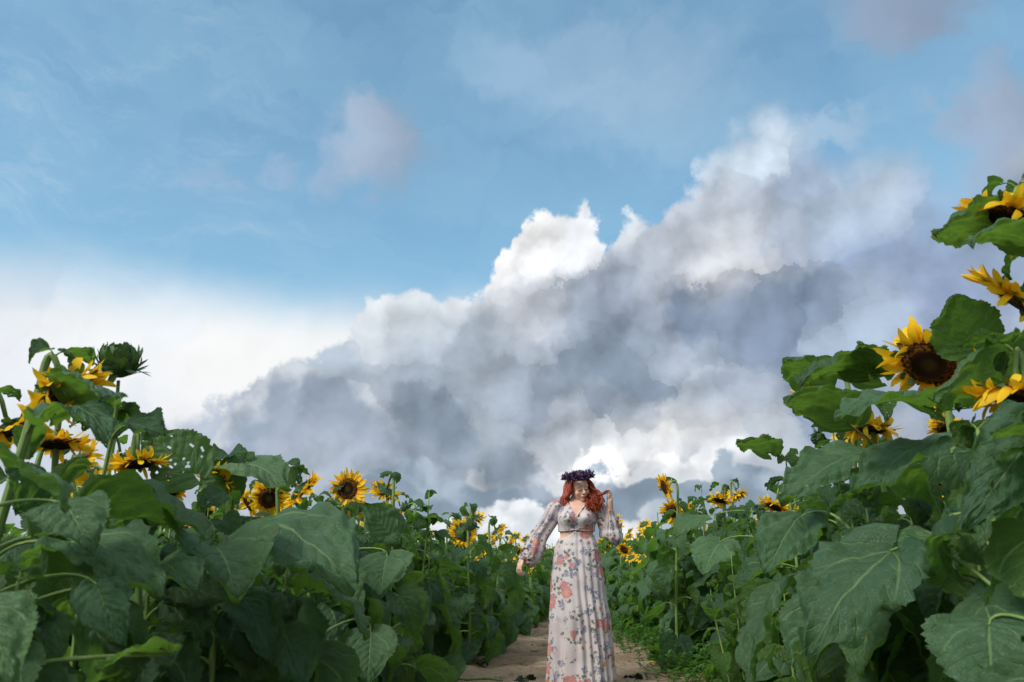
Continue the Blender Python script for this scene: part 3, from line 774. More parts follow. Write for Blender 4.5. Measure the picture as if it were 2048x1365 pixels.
# top of plant, foot offset from below the top (x, y), keyword arguments
HERO = [
 ((-1.664, 2.700, 1.654), (-.22, .10), dict(head='bud', face=(170, 75), hs=1.35, nleaf=10, lsize=.20, seed=11, low=.35, thick=.010, label='tall sunflower at far left with a closed green bud instead of a flower', group=GL)),
 ((-1.602, 2.350, 1.481), (-.30, .06), dict(face=(85, -52), hs=.95, hook=.08, nleaf=10, lsize=.24, seed=12, low=.2, hv=3, thick=.015, label='big sunflower left of the bud, its thick stem hooked over a hanging head', group=GL)),
 ((-2.031, 2.950, 1.401), (-.05, .25), dict(face=(140, -80), hs=.85, hook=.10, nleaf=11, seed=13, hv=1, label='sunflower below the big hooked one, brown disc tilted down at the viewer', group=GL)),
 ((-2.167, 3.300, 1.345), (.05, .2), dict(face=(40, -30), hs=1.0, nleaf=11, seed=14, hv=3, label='sunflower behind the bud stem showing only orange petals and a green back', group=GL)),
 ((-1.938, 3.400, 1.377), (.02, .25), dict(face=(100, -76), hs=.85, nleaf=11, seed=15, hv=1, label='drooping sunflower just left of the leaf full of holes', group=GL)),
 ((-2.026, 2.700, 1.416), (-.15, .1), dict(face=(60, -55), hs=.9, nleaf=10, seed=16, hv=3, label='sunflower at the left border of the picture with ragged orange petals', group=GL)),
 ((-1.861, 4.000, 1.358), (.02, .12), dict(face=(200, -35), hs=.8, nleaf=12, seed=17, hv=5, label='small sunflower right of the leaf full of holes, half hidden by leaves', group=GL)),
 ((-1.961, 5.000, 1.357), (0, .1), dict(face=(160, -18), hs=.85, nleaf=12, seed=18, hv=4, label='small sunflower facing the viewer among leaves, left of the round open one', group=GL)),
 ((-2.266, 5.400, 1.353), (0, .1), dict(face=(235, -35), hs=.8, nleaf=11, seed=19, hv=1, label='small sunflower turned left beside the small one facing the viewer', group=GL)),
 ((-1.675, 4.800, 1.375), (-.06, .12), dict(face=(60, -40), hs=1.05, hook=.12, nleaf=12, seed=20, hv=0, label='sunflower with a broad green back and hooked stem left of the round open one', group=GL)),
 ((-1.746, 6.000, 1.505), (.02, .12), dict(face=(185, -6), hs=.98, hook=.05, nleaf=12, seed=21, hv=2, label='fully open round sunflower facing the viewer above the left field', group=GL)),
 ((-1.585, 6.500, 1.521), (.06, -.10), dict(face=(305, -48), hs=.95, hook=.10, nleaf=12, seed=22, hv=1, label='sunflower seen from behind just right of the round open one', group=GL)),
 ((-1.176, 8.200, 1.256), (.10, -.05), dict(face=(335, -12), hs=1.0, hook=.12, nleaf=13, seed=23, hv=0, label='sunflower showing its round green back, nearest flower on the side of the woman', group=GL)),
 ((-1.151, 8.900, 1.426), (0, -.1), dict(face=(20, -60), hs=.95, nleaf=13, seed=24, hv=1, label='drooping sunflower above and behind the round green back', group=GL)),
 ((-0.935, 9.400, 1.317), (-.05, -.1), dict(face=(65, -50), hs=.95, nleaf=13, seed=25, hv=4, label='drooping sunflower right of the round green back, edge of the path', group=GL)),
 ((-1.013, 11.800, 1.213), (-.05, 0), dict(face=(95, -40), hs=.95, nleaf=13, seed=26, hv=5, label='small drooping sunflower just above the puffed sleeve of the lowered arm', group=GL)),
 ((-1.048, 14.000, 1.147), (-.05, 0), dict(face=(100, -30), hs=.95, nleaf=13, seed=27, hv=4, label='far small sunflower beside the sleeve of the lowered arm', group=GL)),
 ((-0.696, 17.000, 0.970), (-.1, 0), dict(face=(200, -40), hs=1.1, nleaf=13, seed=28, hv=1, label='far sunflower seen between the sleeve and the skirt', group=GL)),
 ((0.837, 8.000, 1.681), (.05, .05), dict(face=(255, -18), hs=.88, hook=.08, nleaf=13, lsize=.25, seed=31, hv=2, label='highest yellow sunflower right of the woman, petals turned towards her', group=GR)),
 ((0.941, 8.300, 1.464), (.10, .05), dict(face=(215, -30), hs=.90, nleaf=13, lsize=.25, seed=32, hv=4, label='sunflower with brown disc just below the highest one right of the woman', group=GR)),
 ((1.402, 8.200, 1.563), (.0, .1), dict(face=(235, -68), hs=.85, nleaf=13, lsize=.25, seed=33, hv=1, label='drooping sunflower second to the right from the woman', group=GR)),
 ((1.669, 8.600, 1.643), (.0, .1), dict(face=(120, -62), hs=.75, nleaf=12, lsize=.25, seed=34, hv=5, label='small hanging sunflower right behind the second drooping one', group=GR)),
 ((0.534, 16.500, 1.276), (.05, 0), dict(face=(240, -30), hs=1.0, nleaf=12, seed=35, hv=1, label='far sunflower directly right of the skirt against the white cloud', group=GR)),
 ((0.719, 13.500, 1.185), (.05, 0), dict(face=(220, -30), hs=.95, nleaf=12, seed=36, hv=4, label='far sunflower a little right of the one beside the skirt', group=GR)),
 ((1.406, 6.000, 1.350), (.1, .1), dict(face=(250, -62), hs=.8, nleaf=13, seed=37, hv=1, label='sunflower peeping out between leaves behind the light green young plant', group=GR)),
 ((1.364, 4.400, 1.795), (.22, .05), dict(face=(290, -62), hs=1.25, hook=.16, nleaf=13, lsize=.27, seed=38, hv=0, thick=.016, label='sunflower with huge pale green back hanging from a bare hooked stem', group=GR)),
 ((1.469, 4.100, 1.597), (.12, .1), dict(face=(215, -84), hs=1.0, nleaf=12, lsize=.26, seed=39, hv=3, label='sunflower hanging straight down, only its orange petal skirt visible', group=GR)),
 ((1.533, 3.500, 1.792), (.12, .12), dict(face=(222, -44), hs=1.38, hook=.12, nleaf=13, lsize=.27, seed=40, hv=5, thick=.017, label='largest sunflower with big dark disc, high on the right', group=GR)),
 ((1.963, 4.600, 1.406), (.05, .1), dict(face=(185, -60), hs=1.0, nleaf=12, seed=41, hv=1, label='sunflower low among the leaves below the largest one', group=GR)),
 ((1.532, 2.750, 2.130), (.10, .10), dict(face=(262, -52), hs=1.05, nleaf=12, lsize=.25, seed=42, hv=3, thick=.016, label='topmost sunflower at the right border, highest of all', group=GR)),
 ((1.624, 2.950, 1.894), (-.05, .12), dict(face=(305, -42), hs=1.2, hook=.12, nleaf=12, lsize=.25, seed=43, hv=0, thick=.017, label='sunflower at the right border under the topmost, seen from its scaly green back', group=GR)),
 ((1.328, 2.500, 1.437), (.12, .10), dict(face=(255, -72), hs=.95, nleaf=12, lsize=.25, seed=44, hv=3, label='lowest of the three sunflowers at the right border, petals hanging', group=GR)),
 # leafy plants without a visible flower
 ((-1.475, 1.750, 1.203), (0, 0), dict(head=None, nleaf=6, lsize=.22, seed=51, low=.3, label='leafy sunflower at the lower left corner nearest the viewer', group=GL)),
 ((-1.317, 2.950, 1.186), (0, 0), dict(head=None, nleaf=7, lsize=.24, seed=52, thick=.016, low=.2, label='thick leafy stem without a flower carrying the biggest drooping leaf at left', group=GL)),
 ((-1.195, 3.300, 0.970), (-.02, 0), dict(head=None, nleaf=8, lsize=.26, seed=53, low=.1, label='flowerless sunflower stem under the biggest drooping leaf', group=GL)),
 ((-1.245, 5.400, 1.111), (0, 0), dict(head=None, nleaf=11, lsize=.27, seed=54, low=.1, label='flowerless sunflower below the one seen from behind', group=GL)),
 ((-1.268, 6.900, 1.196), (0, 0), dict(head=None, nleaf=12, lsize=.27, seed=55, low=.1, label='flowerless sunflower with a single leaf raised against the sky left of the round green back', group=GL)),
 ((1.293, 5.100, 1.580), (.02, 0), dict(head=None, nleaf=12, lsize=.22, seed=56, low=.2, thick=.014, label='sunflower stem with broken bare top right of the sky gap', group=GR)),
 ((1.208, 2.500, 1.343), (.02, 0), dict(head=None, nleaf=7, lsize=.26, seed=57, low=.3, thick=.019, label='thickest ribbed stem in front at right with huge leaves', group=GR)),
 ((1.035, 3.200, 1.171), (.03, 0), dict(head=None, nleaf=8, lsize=.26, seed=58, low=.15, label='flowerless sunflower with long grey leaf left of the largest flower', group=GR)),
 ((1.198, 2.100, 1.329), (0, 0), dict(head=None, nleaf=6, lsize=.25, seed=59, low=.3, label='leafy sunflower cut off by the right border nearest the viewer', group=GR)),
 ((1.024, 5.700, 1.032), (.03, 0), dict(head=None, nleaf=15, lsize=.105, seed=60, low=.1, thick=.008, leafset='Y', label='light green young sunflower at the right edge of the path', group=GR)),
 ((0.839, 5.500, 0.825), (.10, 0), dict(head=None, nleaf=11, lsize=.12, seed=61, low=.1, thick=.008, leafset='Y', label='shorter light green young sunflower at the foot of the right row', group=GR)),
 ((0.947, 4.000, 1.007), (.02, 0), dict(head=None, nleaf=10, lsize=.12, seed=62, low=.4, thick=.008, leafset='Y', label='light green young sunflower growing between big dark leaves', group=GR)),
]
# leaves with a shape of their own: foot of blade, tip, and how they hang
OWN = [
 dict(b=(-1.394, 1.750, 1.203), t=(-1.102, 1.680, 1.070), W=.80, droop=.7, roll=-.35, seed=1),
 dict(b=(-1.539, 2.200, 1.373), t=(-1.289, 2.100, 1.295), W=.62, droop=1.3, roll=.2, seed=2),
 dict(b=(-1.545, 2.300, 1.449), t=(-1.331, 2.100, 1.411), W=.7, droop=.9, roll=-.3, seed=3),
 dict(b=(-1.780, 3.600, 1.357), t=(-2.006, 3.500, 1.546), W=1.0, droop=.4, roll=-1.15, holes=22, seed=4, mat='leaf_fresh'),
 dict(b=(-1.769, 4.000, 1.289), t=(-1.916, 3.900, 1.467), W=1.05, droop=.5, roll=-1.0, seed=5, mat='leaf_fresh'),
 dict(b=(-1.805, 4.100, 1.433), t=(-1.439, 3.900, 1.321), W=.75, droop=1.1, roll=.3, seed=6),
 dict(b=(-1.690, 4.600, 1.401), t=(-1.777, 4.500, 1.530), W=1.0, droop=.3, roll=-1.1, seed=7, mat='leaf_fresh'),
 dict(b=(-1.192, 3.000, 1.086), t=(-0.752, 2.750, 0.877), W=.78, droop=.9, roll=.35, seed=8, wav=1.5),
 dict(b=(-1.265, 2.750, 1.008), t=(-1.054, 2.500, 0.846), W=.95, droop=.8, roll=.1, cup=-.4, seed=9, wav=1.6),
 dict(b=(-1.478, 2.300, 1.014), t=(-1.089, 2.100, 0.881), W=.55, droop=.7, roll=.3, seed=10),
 dict(b=(-1.408, 2.100, 1.114), t=(-1.208, 1.950, 0.986), W=.7, droop=.6, roll=.4, seed=11),
 dict(b=(-1.575, 2.600, 1.144), t=(-1.108, 2.400, 1.038), W=.50, droop=1.0, roll=-.6, seed=12, mat='leaf_fresh'),
 dict(b=(-1.278, 2.100, 0.906), t=(-1.120, 2.000, 0.759), W=.55, droop=.4, roll=.8, seed=13),
 dict(b=(-1.346, 2.500, 0.935), t=(-1.091, 2.300, 0.888), W=.7, droop=.9, roll=.3, seed=14),
 dict(b=(-1.203, 3.200, 0.771), t=(-0.971, 2.950, 0.536), W=.75, droop=.4, roll=.1, seed=15),
 dict(b=(-1.257, 3.000, 0.843), t=(-1.076, 2.900, 0.614), W=.7, droop=.5, roll=.1, seed=16),
 dict(b=(-1.086, 4.600, 0.999), t=(-1.059, 4.350, 0.797), W=.95, droop=.4, roll=.1, seed=17),
 dict(b=(-1.049, 3.200, 0.855), t=(-0.764, 3.000, 0.698), W=.55, droop=1.0, roll=-.5, seed=18, mat='leaf_fresh'),
 dict(b=(-1.010, 4.000, 0.637), t=(-0.964, 3.800, 0.431), W=.85, droop=.3, roll=0, seed=19),
 dict(b=(-1.310, 6.700, 1.278), t=(-1.026, 6.500, 1.259), W=.6, droop=1.2, roll=-.2, seed=20),
 dict(b=(-1.258, 5.500, 1.114), t=(-1.451, 5.400, 1.348), W=1.1, droop=.3, roll=-1.1, seed=21, mat='leaf_fresh'),
 dict(b=(-1.015, 2.000, 0.750), t=(-1.098, 1.850, 0.722), W=.7, droop=.8, roll=.3, seed=22),
 dict(b=(-1.210, 1.600, 0.872), t=(-1.048, 1.500, 0.742), W=.7, droop=.5, roll=.3, seed=23),
 dict(b=(1.534, 2.800, 2.126), t=(1.216, 2.600, 2.026), W=.55, droop=.7, roll=.5, seed=24, mat='leaf_fresh'),
 dict(b=(1.541, 2.600, 1.975), t=(1.269, 2.500, 1.952), W=.6, droop=1.4, roll=.1, seed=25),
 dict(b=(1.484, 3.000, 1.733), t=(1.365, 2.850, 1.890), W=.98, droop=.5, roll=.45, seed=26, mat='leaf_fresh'),
 dict(b=(1.486, 2.700, 1.576), t=(1.094, 2.500, 1.437), W=.62, droop=.6, roll=.7, seed=27, mat='leaf_fresh'),
 dict(b=(1.323, 3.100, 1.526), t=(0.917, 2.900, 1.458), W=.62, droop=.8, roll=-.15, seed=28),
 dict(b=(1.444, 3.900, 1.838), t=(1.009, 3.700, 1.781), W=.55, droop=.9, roll=.3, seed=29, mat='leaf_fresh'),
 dict(b=(1.421, 3.900, 1.844), t=(1.312, 3.700, 1.938), W=1.0, droop=.6, roll=.3, seed=30, mat='leaf_fresh'),
 dict(b=(1.304, 4.300, 1.874), t=(1.070, 4.100, 1.978), W=.75, droop=.8, roll=.3, seed=31, mat='leaf_fresh'),
 dict(b=(1.260, 3.800, 1.591), t=(0.925, 3.600, 1.670), W=.75, droop=.9, roll=.3, seed=32, mat='leaf_fresh'),
 dict(b=(1.191, 5.100, 1.624), t=(0.964, 4.900, 1.673), W=.8, droop=.7, roll=.2, seed=33, mat='leaf_fresh'),
 dict(b=(1.207, 3.500, 1.404), t=(0.795, 3.300, 1.195), W=.55, droop=.5, roll=-.35, seed=34),
 dict(b=(1.407, 3.200, 1.397), t=(0.984, 3.000, 1.201), W=.60, droop=.6, roll=-.2, seed=35),
 dict(b=(1.285, 2.300, 1.323), t=(0.986, 2.200, 1.037), W=.50, droop=.9, roll=-1.0, seed=36),
 dict(b=(1.105, 2.300, 1.188), t=(1.008, 2.150, 0.986), W=.45, droop=.3, roll=.6, seed=37, mat='leaf_fresh'),
 dict(b=(1.007, 2.750, 0.997), t=(0.652, 2.550, 0.697), W=.72, droop=.5, roll=-.35, seed=38, wav=1.4),
 dict(b=(1.063, 2.300, 0.805), t=(0.975, 2.150, 0.618), W=1.15, droop=.3, roll=0, seed=39, holes=4),
 dict(b=(1.154, 2.800, 1.048), t=(1.017, 2.700, 0.977), W=.8, droop=.5, roll=-.2, seed=40),
 dict(b=(0.923, 3.500, 1.142), t=(0.717, 3.300, 0.913), W=.7, droop=.5, roll=-.3, seed=41),
 dict(b=(0.852, 3.600, 0.879), t=(0.628, 3.400, 0.502), W=.6, droop=.4, roll=.5, seed=42, mat='leaf_fresh'),
 dict(b=(1.039, 6.200, 1.111), t=(0.868, 6.000, 0.881), W=1.0, droop=.4, roll=-.2, seed=43),
 dict(b=(0.992, 6.800, 1.326), t=(0.757, 6.600, 1.160), W=.8, droop=.6, roll=-.2, seed=44),
 dict(b=(1.109, 3.200, 0.861), t=(0.940, 3.000, 0.590), W=.8, droop=.4, roll=.3, seed=45, mat='leaf_fresh'),
 dict(b=(0.916, 3.300, 0.821), t=(0.774, 3.200, 0.581), W=.8, droop=.4, roll=-.3, seed=46),
]
stems = []
for top, off, kw in HERO:
    top = Vector(top); base = Vector((top.x + off[0], top.y + off[1], 0)); stems.append((base, top, kw))
    kw['custom'] = []
for lf in OWN:
    b_ = Vector(lf['b'])
    def cost(sb):
        base, top, kw = sb
        if kw.get('leafset') == 'Y': return 99
        s_ = min(1, max(0, b_.z / top.z)); q = base.lerp(top, s_)
        return (Vector((q.x, q.y)) - Vector((b_.x, b_.y))).length + max(0, b_.z - top.z) * 1.5
    k = min(range(len(stems)), key=lambda i: cost(stems[i]))
    if cost(stems[k]) > .42: print('far own leaf', lf['seed'], round(cost(stems[k]), 2))
    stems[k][2]['custom'].append(lf)
for base, top, kw in stems:
    kw = dict(kw); 
    if kw.get('leafset') == 'Y': kw['leafset'] = LEAF_YOUNG_ME
    plant(base, top, **kw)

# ------------------------------------------------------------------ rows of sunflowers
ORD = 'first second third fourth fifth sixth seventh eighth ninth tenth eleventh twelfth thirteenth fourteenth fifteenth sixteenth seventeenth eighteenth nineteenth twentieth'.split()
TENS = {2: 'twenty', 3: 'thirty', 4: 'forty'}
def ordn(i): return ORD[i] if i < 20 else (TENS[(i + 1) // 10] + ('-' + ORD[(i + 1) % 10 - 1] if (i + 1) % 10 else '') if (i + 1) % 10 else {30: 'thirtieth', 40: 'fortieth'}[i + 1])
rr = random.Random(77)
def pull(y): return min(.66, max(0, y - 7.0) * .090)        # the rows close in towards each other further on
def row_spots(side, k):
    x = (-1.45 - .62 * k) if side < 0 else (1.36 + .62 * k)
    y0 = max(1.9, abs(x) * 1.30) if side < 0 else max(2.5, abs(x) * 1.50)
    y = y0; out = []
    while y < 14.2:
        xx = x + rr.uniform(-.14, .14) - side * pull(y)
        if all((Vector((xx, y)) - Vector((b_.x, b_.y))).length > .16 for b_, t_, _ in stems): out.append((xx, y + rr.uniform(-.08, .08)))
        y += rr.uniform(.36, .52)
    return out
def merged(seed, side):
    """a far-off plant in one mesh: stem, leaves and head"""
    r = random.Random(seed); mb = MB(); H = 1.0
    mb.tube([Vector((0, 0, 0)), Vector((.02, 0, .35)), Vector((0, .01, .7)), Vector((0, 0, .97))], [.010, .009, .007, .005], 5, 1)
    phi = r.uniform(0, 6)
    small = [leaf_mb(1.0, .92, .5, d, fold=.25, nu=6, nv=2, seed=900 + i, wav=1.2, pr=.02, fn=3) for i, d in enumerate((.6, 1.1, 1.6, 2.0))]
    for k in range(15):
        s_ = .10 + .85 * k / 15; phi += 2.4 + r.uniform(-.3, .3)
        ph = phi if r.random() > .45 else (0 if side < 0 else PI) + r.uniform(-1, 1)
        size = .165 * (.6 + .7 * math.sin(PI * min(1, s_ + .1))) * r.uniform(.85, 1.15) * (.6 if s_ > .85 else 1)
        mb.join(small[r.randrange(4)], Matrix.Translation((0, 0, s_)) @ Matrix.Rotation(ph, 4, 'Z') @ Matrix.Rotation(.25 - .5 * s_ + r.uniform(-.2, .3), 4, 'Y') @ Matrix.Scale(size, 4))
    if seed % 20 in (1, 2, 4, 5): return mb
    hd = dir_ae(r.choice([60, 100, 300, 260, 330, 20]) + r.uniform(-20, 20), r.uniform(-55, -15))
    hm = Matrix.Translation((0, 0, .99)) @ look(hd) @ Matrix.Scale(.60, 4)
    mb.join(back_mb(HEAD_R, seed, nb=12, seg=2), hm, 4); mb.join(disc_mb(HEAD_R, 10), hm, 3); mb.join(petals_mb(HEAD_R, seed, n=24, seg=2, W=.045), hm, 2)
    return mb
FM = [M['leaf'], M['stem'], M['petal'], M['disc'], M['bract']]
FAR = {s_: [merged(300 + i + 20 * (s_ > 0), s_) for i in range(6)] for s_ in (-1, 1)}
FAR_ME = {s_: [f.mesh('sunflower', FM) for f in FAR[s_]] for s_ in (-1, 1)}
def hgt(side, x, y): return (1.50 if side < 0 else 1.76) - .012 * max(0, y - 6) * (1 if side > 0 else .6)
for side in (-1, 1):
    sn = 'left' if side < 0 else 'right'
    for k in range(5):
        for i, (x, y) in enumerate(row_spots(side, k)):
            H = hgt(side, x, y) * rr.uniform(.88, 1.04)
            kind = rr.random()
            if y < 4.2: kind = 1.0; H *= .80
            if y < 2.6: H *= .86
            look_ = 'nodding yellow head' if kind < .42 else ('closed green bud' if kind < .50 else 'leaves only')
            where = 'in the path-edge row' if k == 0 else 'in the %s row' % ORD[k]
            for b_, t_, kw_ in stems:      # keep the sunflowers named above in clear view
                if kw_.get('head', 'flower') and y < t_.y - .1 and abs(math.atan2(x, y) - math.atan2(t_.x, t_.y)) < .22 / y + .015:
                    H = min(H, CAM_H + (t_.z - CAM_H) * y / t_.y - .10); kind = 1.0
            look_ = 'nodding yellow head' if kind < .42 else ('closed green bud' if kind < .50 else 'leaves only')
            lab = '%s sunflower from the camera on the %s %s, %s' % (ordn(i), sn, where, look_)
            if y < 9.5 and (k < 3 or y < 7):
                az_ = rr.choice([60, 90, 120, 330, 20, 40]) + rr.uniform(-25, 25) if side < 0 else rr.choice([230, 260, 300, 320, 350]) + rr.uniform(-25, 25)
                plant((x, y, 0), H=H, lean=(rr.uniform(-.08, .08), rr.uniform(-.08, .08)), face=(az_, rr.uniform(-60, -20)), head='flower' if kind < .42 else ('bud' if kind < .50 else None), hv=rr.randrange(6),
                      hs=rr.uniform(.72, 1.0), hook=rr.uniform(.06, .12), nleaf=19 if k < 2 else 14, lsize=rr.uniform(.19, .25), seed=1000 + rr.randrange(99999), leafset=(LEAF_HI_ME if y < 6.5 and k < 3 else LEAF_LO_ME),
                      label=lab, group=(GL if side < 0 else GR), low=(.30 if y < 4.4 else .08), bias=(0 if side < 0 else PI) if k == 0 else None)
            else:
                lab = '%s sunflower from the camera on the %s %s' % (ordn(i), sn, where)
                o = link('sunflower', FAR_ME[side][rr.randrange(6)], None, (x, y, 0))
                o.scale = (H * rr.uniform(.95, 1.15),) * 2 + (H,); o.rotation_euler = (rr.uniform(-.05, .05), rr.uniform(-.05, .05), rr.uniform(-.5, .5))
                tag(o, lab, 'sunflower plant', GL if side < 0 else GR)
# everything beyond: one field
import numpy as np
def field(name, spots):
    VV = []; LV = []; MI = []; UV = []; SZ = []; o = 0
    cache = {}
    for (x, y, s_, H) in spots:
        kk = rr.randrange(6); key = (s_, kk)
        if key not in cache:
            f = FAR[s_][kk]; cache[key] = (np.array([tuple(v) for v in f.V]), [np.array(q) for q in f.F], np.array([len(q) for q in f.F]), np.array(f.M), np.array([f.U[i] for q in f.F for i in q]), np.concatenate([np.array(q) for q in f.F]))
        V, _, sz, mi, uv, lv = cache[key]
        a = rr.uniform(-.6, .6); ca, sa = math.cos(a), math.sin(a); w_ = H * rr.uniform(.95, 1.2)
        P = np.stack([(V[:, 0] * ca - V[:, 1] * sa) * w_ + x, (V[:, 0] * sa + V[:, 1] * ca) * w_ + y, V[:, 2] * H], 1)
        VV.append(P); LV.append(lv + o); MI.append(mi); UV.append(uv); SZ.append(sz); o += len(V)
    VV = np.concatenate(VV); LV = np.concatenate(LV); MI = np.concatenate(MI); UV = np.concatenate(UV); SZ = np.concatenate(SZ)
    me = bpy.data.meshes.new(name); me.vertices.add(len(VV)); me.vertices.foreach_set('co', VV.ravel())
    me.loops.add(len(LV)); me.loops.foreach_set('vertex_index', LV.astype(np.int32))
    me.polygons.add(len(SZ)); me.polygons.foreach_set('loop_start', np.concatenate([[0], np.cumsum(SZ)[:-1]]).astype(np.int32)); 
    me.polygons.foreach_set('material_index', MI.astype(np.int32))
    for m__ in FM: me.materials.append(m__)
    me.update(calc_edges=True)
    l = me.uv_layers.new(name='UVMap'); l.data.foreach_set('uv', UV.ravel().astype(np.float32))
    me.validate(); me.update()
    return link(name, me)
spots = []
for side in (-1, 1):
    for k in range(26):
        x = (-1.45 - .62 * k) if side < 0 else (1.36 + .62 * k)
        y = (14.4 if k < 5 else max(2.6, abs(x) * 1.45)); 
        while y < (75 if k < 3 else 34 if k < 8 else 20 if k < 14 else 26):
            spots.append((x + rr.uniform(-.14, .14) - side * pull(y), y, side, hgt(side, x, min(y, 16)) * rr.uniform(.9, 1.06)))
            y += rr.uniform(.4, .55) * (1.0 if y < 30 else 1.6) * (1 if k < 14 else 1.5)
print('field plants', len(spots))
o = field('sunflower_field', spots)
tag(o, 'distant mass of sunflowers filling both fields out to the horizon', 'sunflower field', None, 'stuff')

# ------------------------------------------------------------------ the woman on the path
m_, t, out = newmat('skin')
obj = t.new('ShaderNodeTexCoord').outputs['Object']
c = t.mix(t.mr(t.noise(obj, 14, 4).outputs['Fac'], .35, .7), (.76, .47, .35, 1), (.72, .42, .31, 1))
b = pbsdf(t, c, .5, None, .35); 
t.l.new(b.outputs[0], out.inputs[0]); M['skin'] = m_
M['lips'] = simple('lips', (.55, .18, .15), (.60, .22, .18), 80, .4, .1, .001)
M['brow'] = simple('brow_hair', (.15, .06, .035), (.19, .08, .045), 80, .7, .1, .001)
m_, t, out = newmat('red_hair')
uv = t.new('ShaderNodeUVMap').outputs[0]; obj = t.new('ShaderNodeTexCoord').outputs['Object']
st = t.noise(t.v('MULTIPLY', uv, (6, 26, 1)), 3, 4, .6).outputs['Fac']
c = t.mix(t.mr(st, .3, .7), (.15, .016, .005, 1), (.54, .078, .013, 1))
c = t.mix(t.mr(t.noise(obj, 18, 2).outputs['Fac'], .4, .7, 0, .5), c, (.10, .012, .005, 1))
b = pbsdf(t, c, .38, bump(t, st, .6, .003), .5); t.l.new(b.outputs[0], out.inputs[0]); M['hair'] = m_
M['violet'] = simple('violet_petal', (.030, .018, .045), (.075, .050, .110), 60, .7, .4, .002)
M['violet2'] = simple('mauve_petal', (.11, .045, .085), (.16, .08, .13), 60, .7, .4, .002)

def floral(name, sheer):
    m_, t, out = newmat(name)
    obj = t.new('ShaderNodeTexCoord').outputs['Object']
    ws = t.v('MULTIPLY_ADD', t.v('SUBTRACT', t.noise(obj, 30, 3, .6).outputs['Color'], (.5, .5, .5)), (.045, .045, .045), obj)
    ws = t.v('MULTIPLY', ws, (1, .75, 1))
    base = t.mix(t.mr(t.noise(obj, 5, 2).outputs['Fac'], .4, .6), (.72, .625, .63, 1), (.76, .69, .68, 1))
    A = t.voro(ws, 6.6); dA = A.outputs['Distance']; ra, rb, rc = t.sep(A.outputs['Color'])
    B = t.voro(t.v('ADD', ws, (.37, .21, .13)), 11.0); dB = B.outputs['Distance']; sa, sb, sc = t.sep(B.outputs['Color'])
    Cc = t.voro(t.v('ADD', ws, (.11, .61, .53)), 27); dC = Cc.outputs['Distance']
    fine_ = t.noise(obj, 120, 3, .6).outputs['Fac']; f2 = t.noise(obj, 55, 3, .6).outputs['Fac']
    # leaves around the roses
    lm = t.m('MULTIPLY', t.mr(dC, .34, .44, 1.0, 0.0), t.m('MULTIPLY', t.mr(dA, .25, .30), t.mr(dA, .56, .66, 1.0, 0.0)))
    col = t.mix(t.m('MULTIPLY', lm, t.mr(f2, .36, .44)), base, (.21, .215, .175, 1))
    # blue-grey sprays
    bm = t.m('MULTIPLY', t.mr(dB, .34, .42, 1.0, 0.0), t.m('MULTIPLY', t.mr(sa, .30, .32), t.mr(f2, .44, .50)))
    col = t.mix(t.m('MULTIPLY', bm, .9), col, t.mix(t.mr(fine_, .4, .6), (.19, .19, .30, 1), (.34, .33, .44, 1)))
    # small coral blooms
    sm = t.m('MULTIPLY', t.mr(dB, .16, .22, 1.0, 0.0), t.mr(sa, .30, .28))
    col = t.mix(sm, col, t.mix(sb, (.60, .16, .13, 1), (.66, .32, .18, 1)))
    # roses: coral outside, peach heart
    rm = t.m('MULTIPLY', t.mr(dA, t.m('ADD', .25, t.m('MULTIPLY', rb, .13)), t.m('ADD', .30, t.m('MULTIPLY', rb, .13)), 1.0, 0.0), t.mr(ra, .15, .17))
    rose = t.mix(t.mr(dA, t.m('ADD', .06, t.m('MULTIPLY', rc, .14)), t.m('ADD', .13, t.m('MULTIPLY', rc, .16))), t.mix(rc, (.74, .50, .28, 1), (.72, .36, .26, 1)), t.mix(t.mr(fine_, .42, .58), (.66, .21, .19, 1), (.70, .38, .37, 1)))
    col = t.mix(t.m('MULTIPLY', rm, .92), col, rose)
    b = pbsdf(t, col, .75, bump(t, t.noise(obj, 240, 2).outputs['Fac'], .2, .001), .15)
    tr = t.new('ShaderNodeBsdfTranslucent'); t.put(tr.inputs[0], col)
    ms = t.new('ShaderNodeMixShader'); ms.inputs[0].default_value = .30
    t.l.new(b.outputs[0], ms.inputs[1]); t.l.new(tr.outputs[0], ms.inputs[2])
    if sheer:
        tp = t.new('ShaderNodeBsdfTransparent'); m2 = t.new('ShaderNodeMixShader'); m2.inputs[0].default_value = sheer
        t.l.new(ms.outputs[0], m2.inputs[1]); t.l.new(tp.outputs[0], m2.inputs[2]); t.l.new(m2.outputs[0], out.inputs[0])
    else: t.l.new(ms.outputs[0], out.inputs[0])
    return m_
M['dress'] = floral('floral_chiffon', 0); M['sheer'] = floral('sheer_floral_chiffon', .22)

WP = Vector((-.012, 7.0, 0))                       # where she stands
woman = bpy.data.objects.new('person', None); C.objects.link(woman); woman.location = WP
tag(woman, 'red-haired woman in long floral dress on the path, looking down, one hand at her hair', 'person')

def interp(tab, z):
    if z <= tab[0][0]: return tab[0][1:]
    for a, b_ in zip(tab, tab[1:]):
        if z <= b_[0]:
            f = (z - a[0]) / (b_[0] - a[0]); f = f * f * (3 - 2 * f)
            return tuple(p + (q - p) * f for p, q in zip(a[1:], b_[1:]))
    return tab[-1][1:]
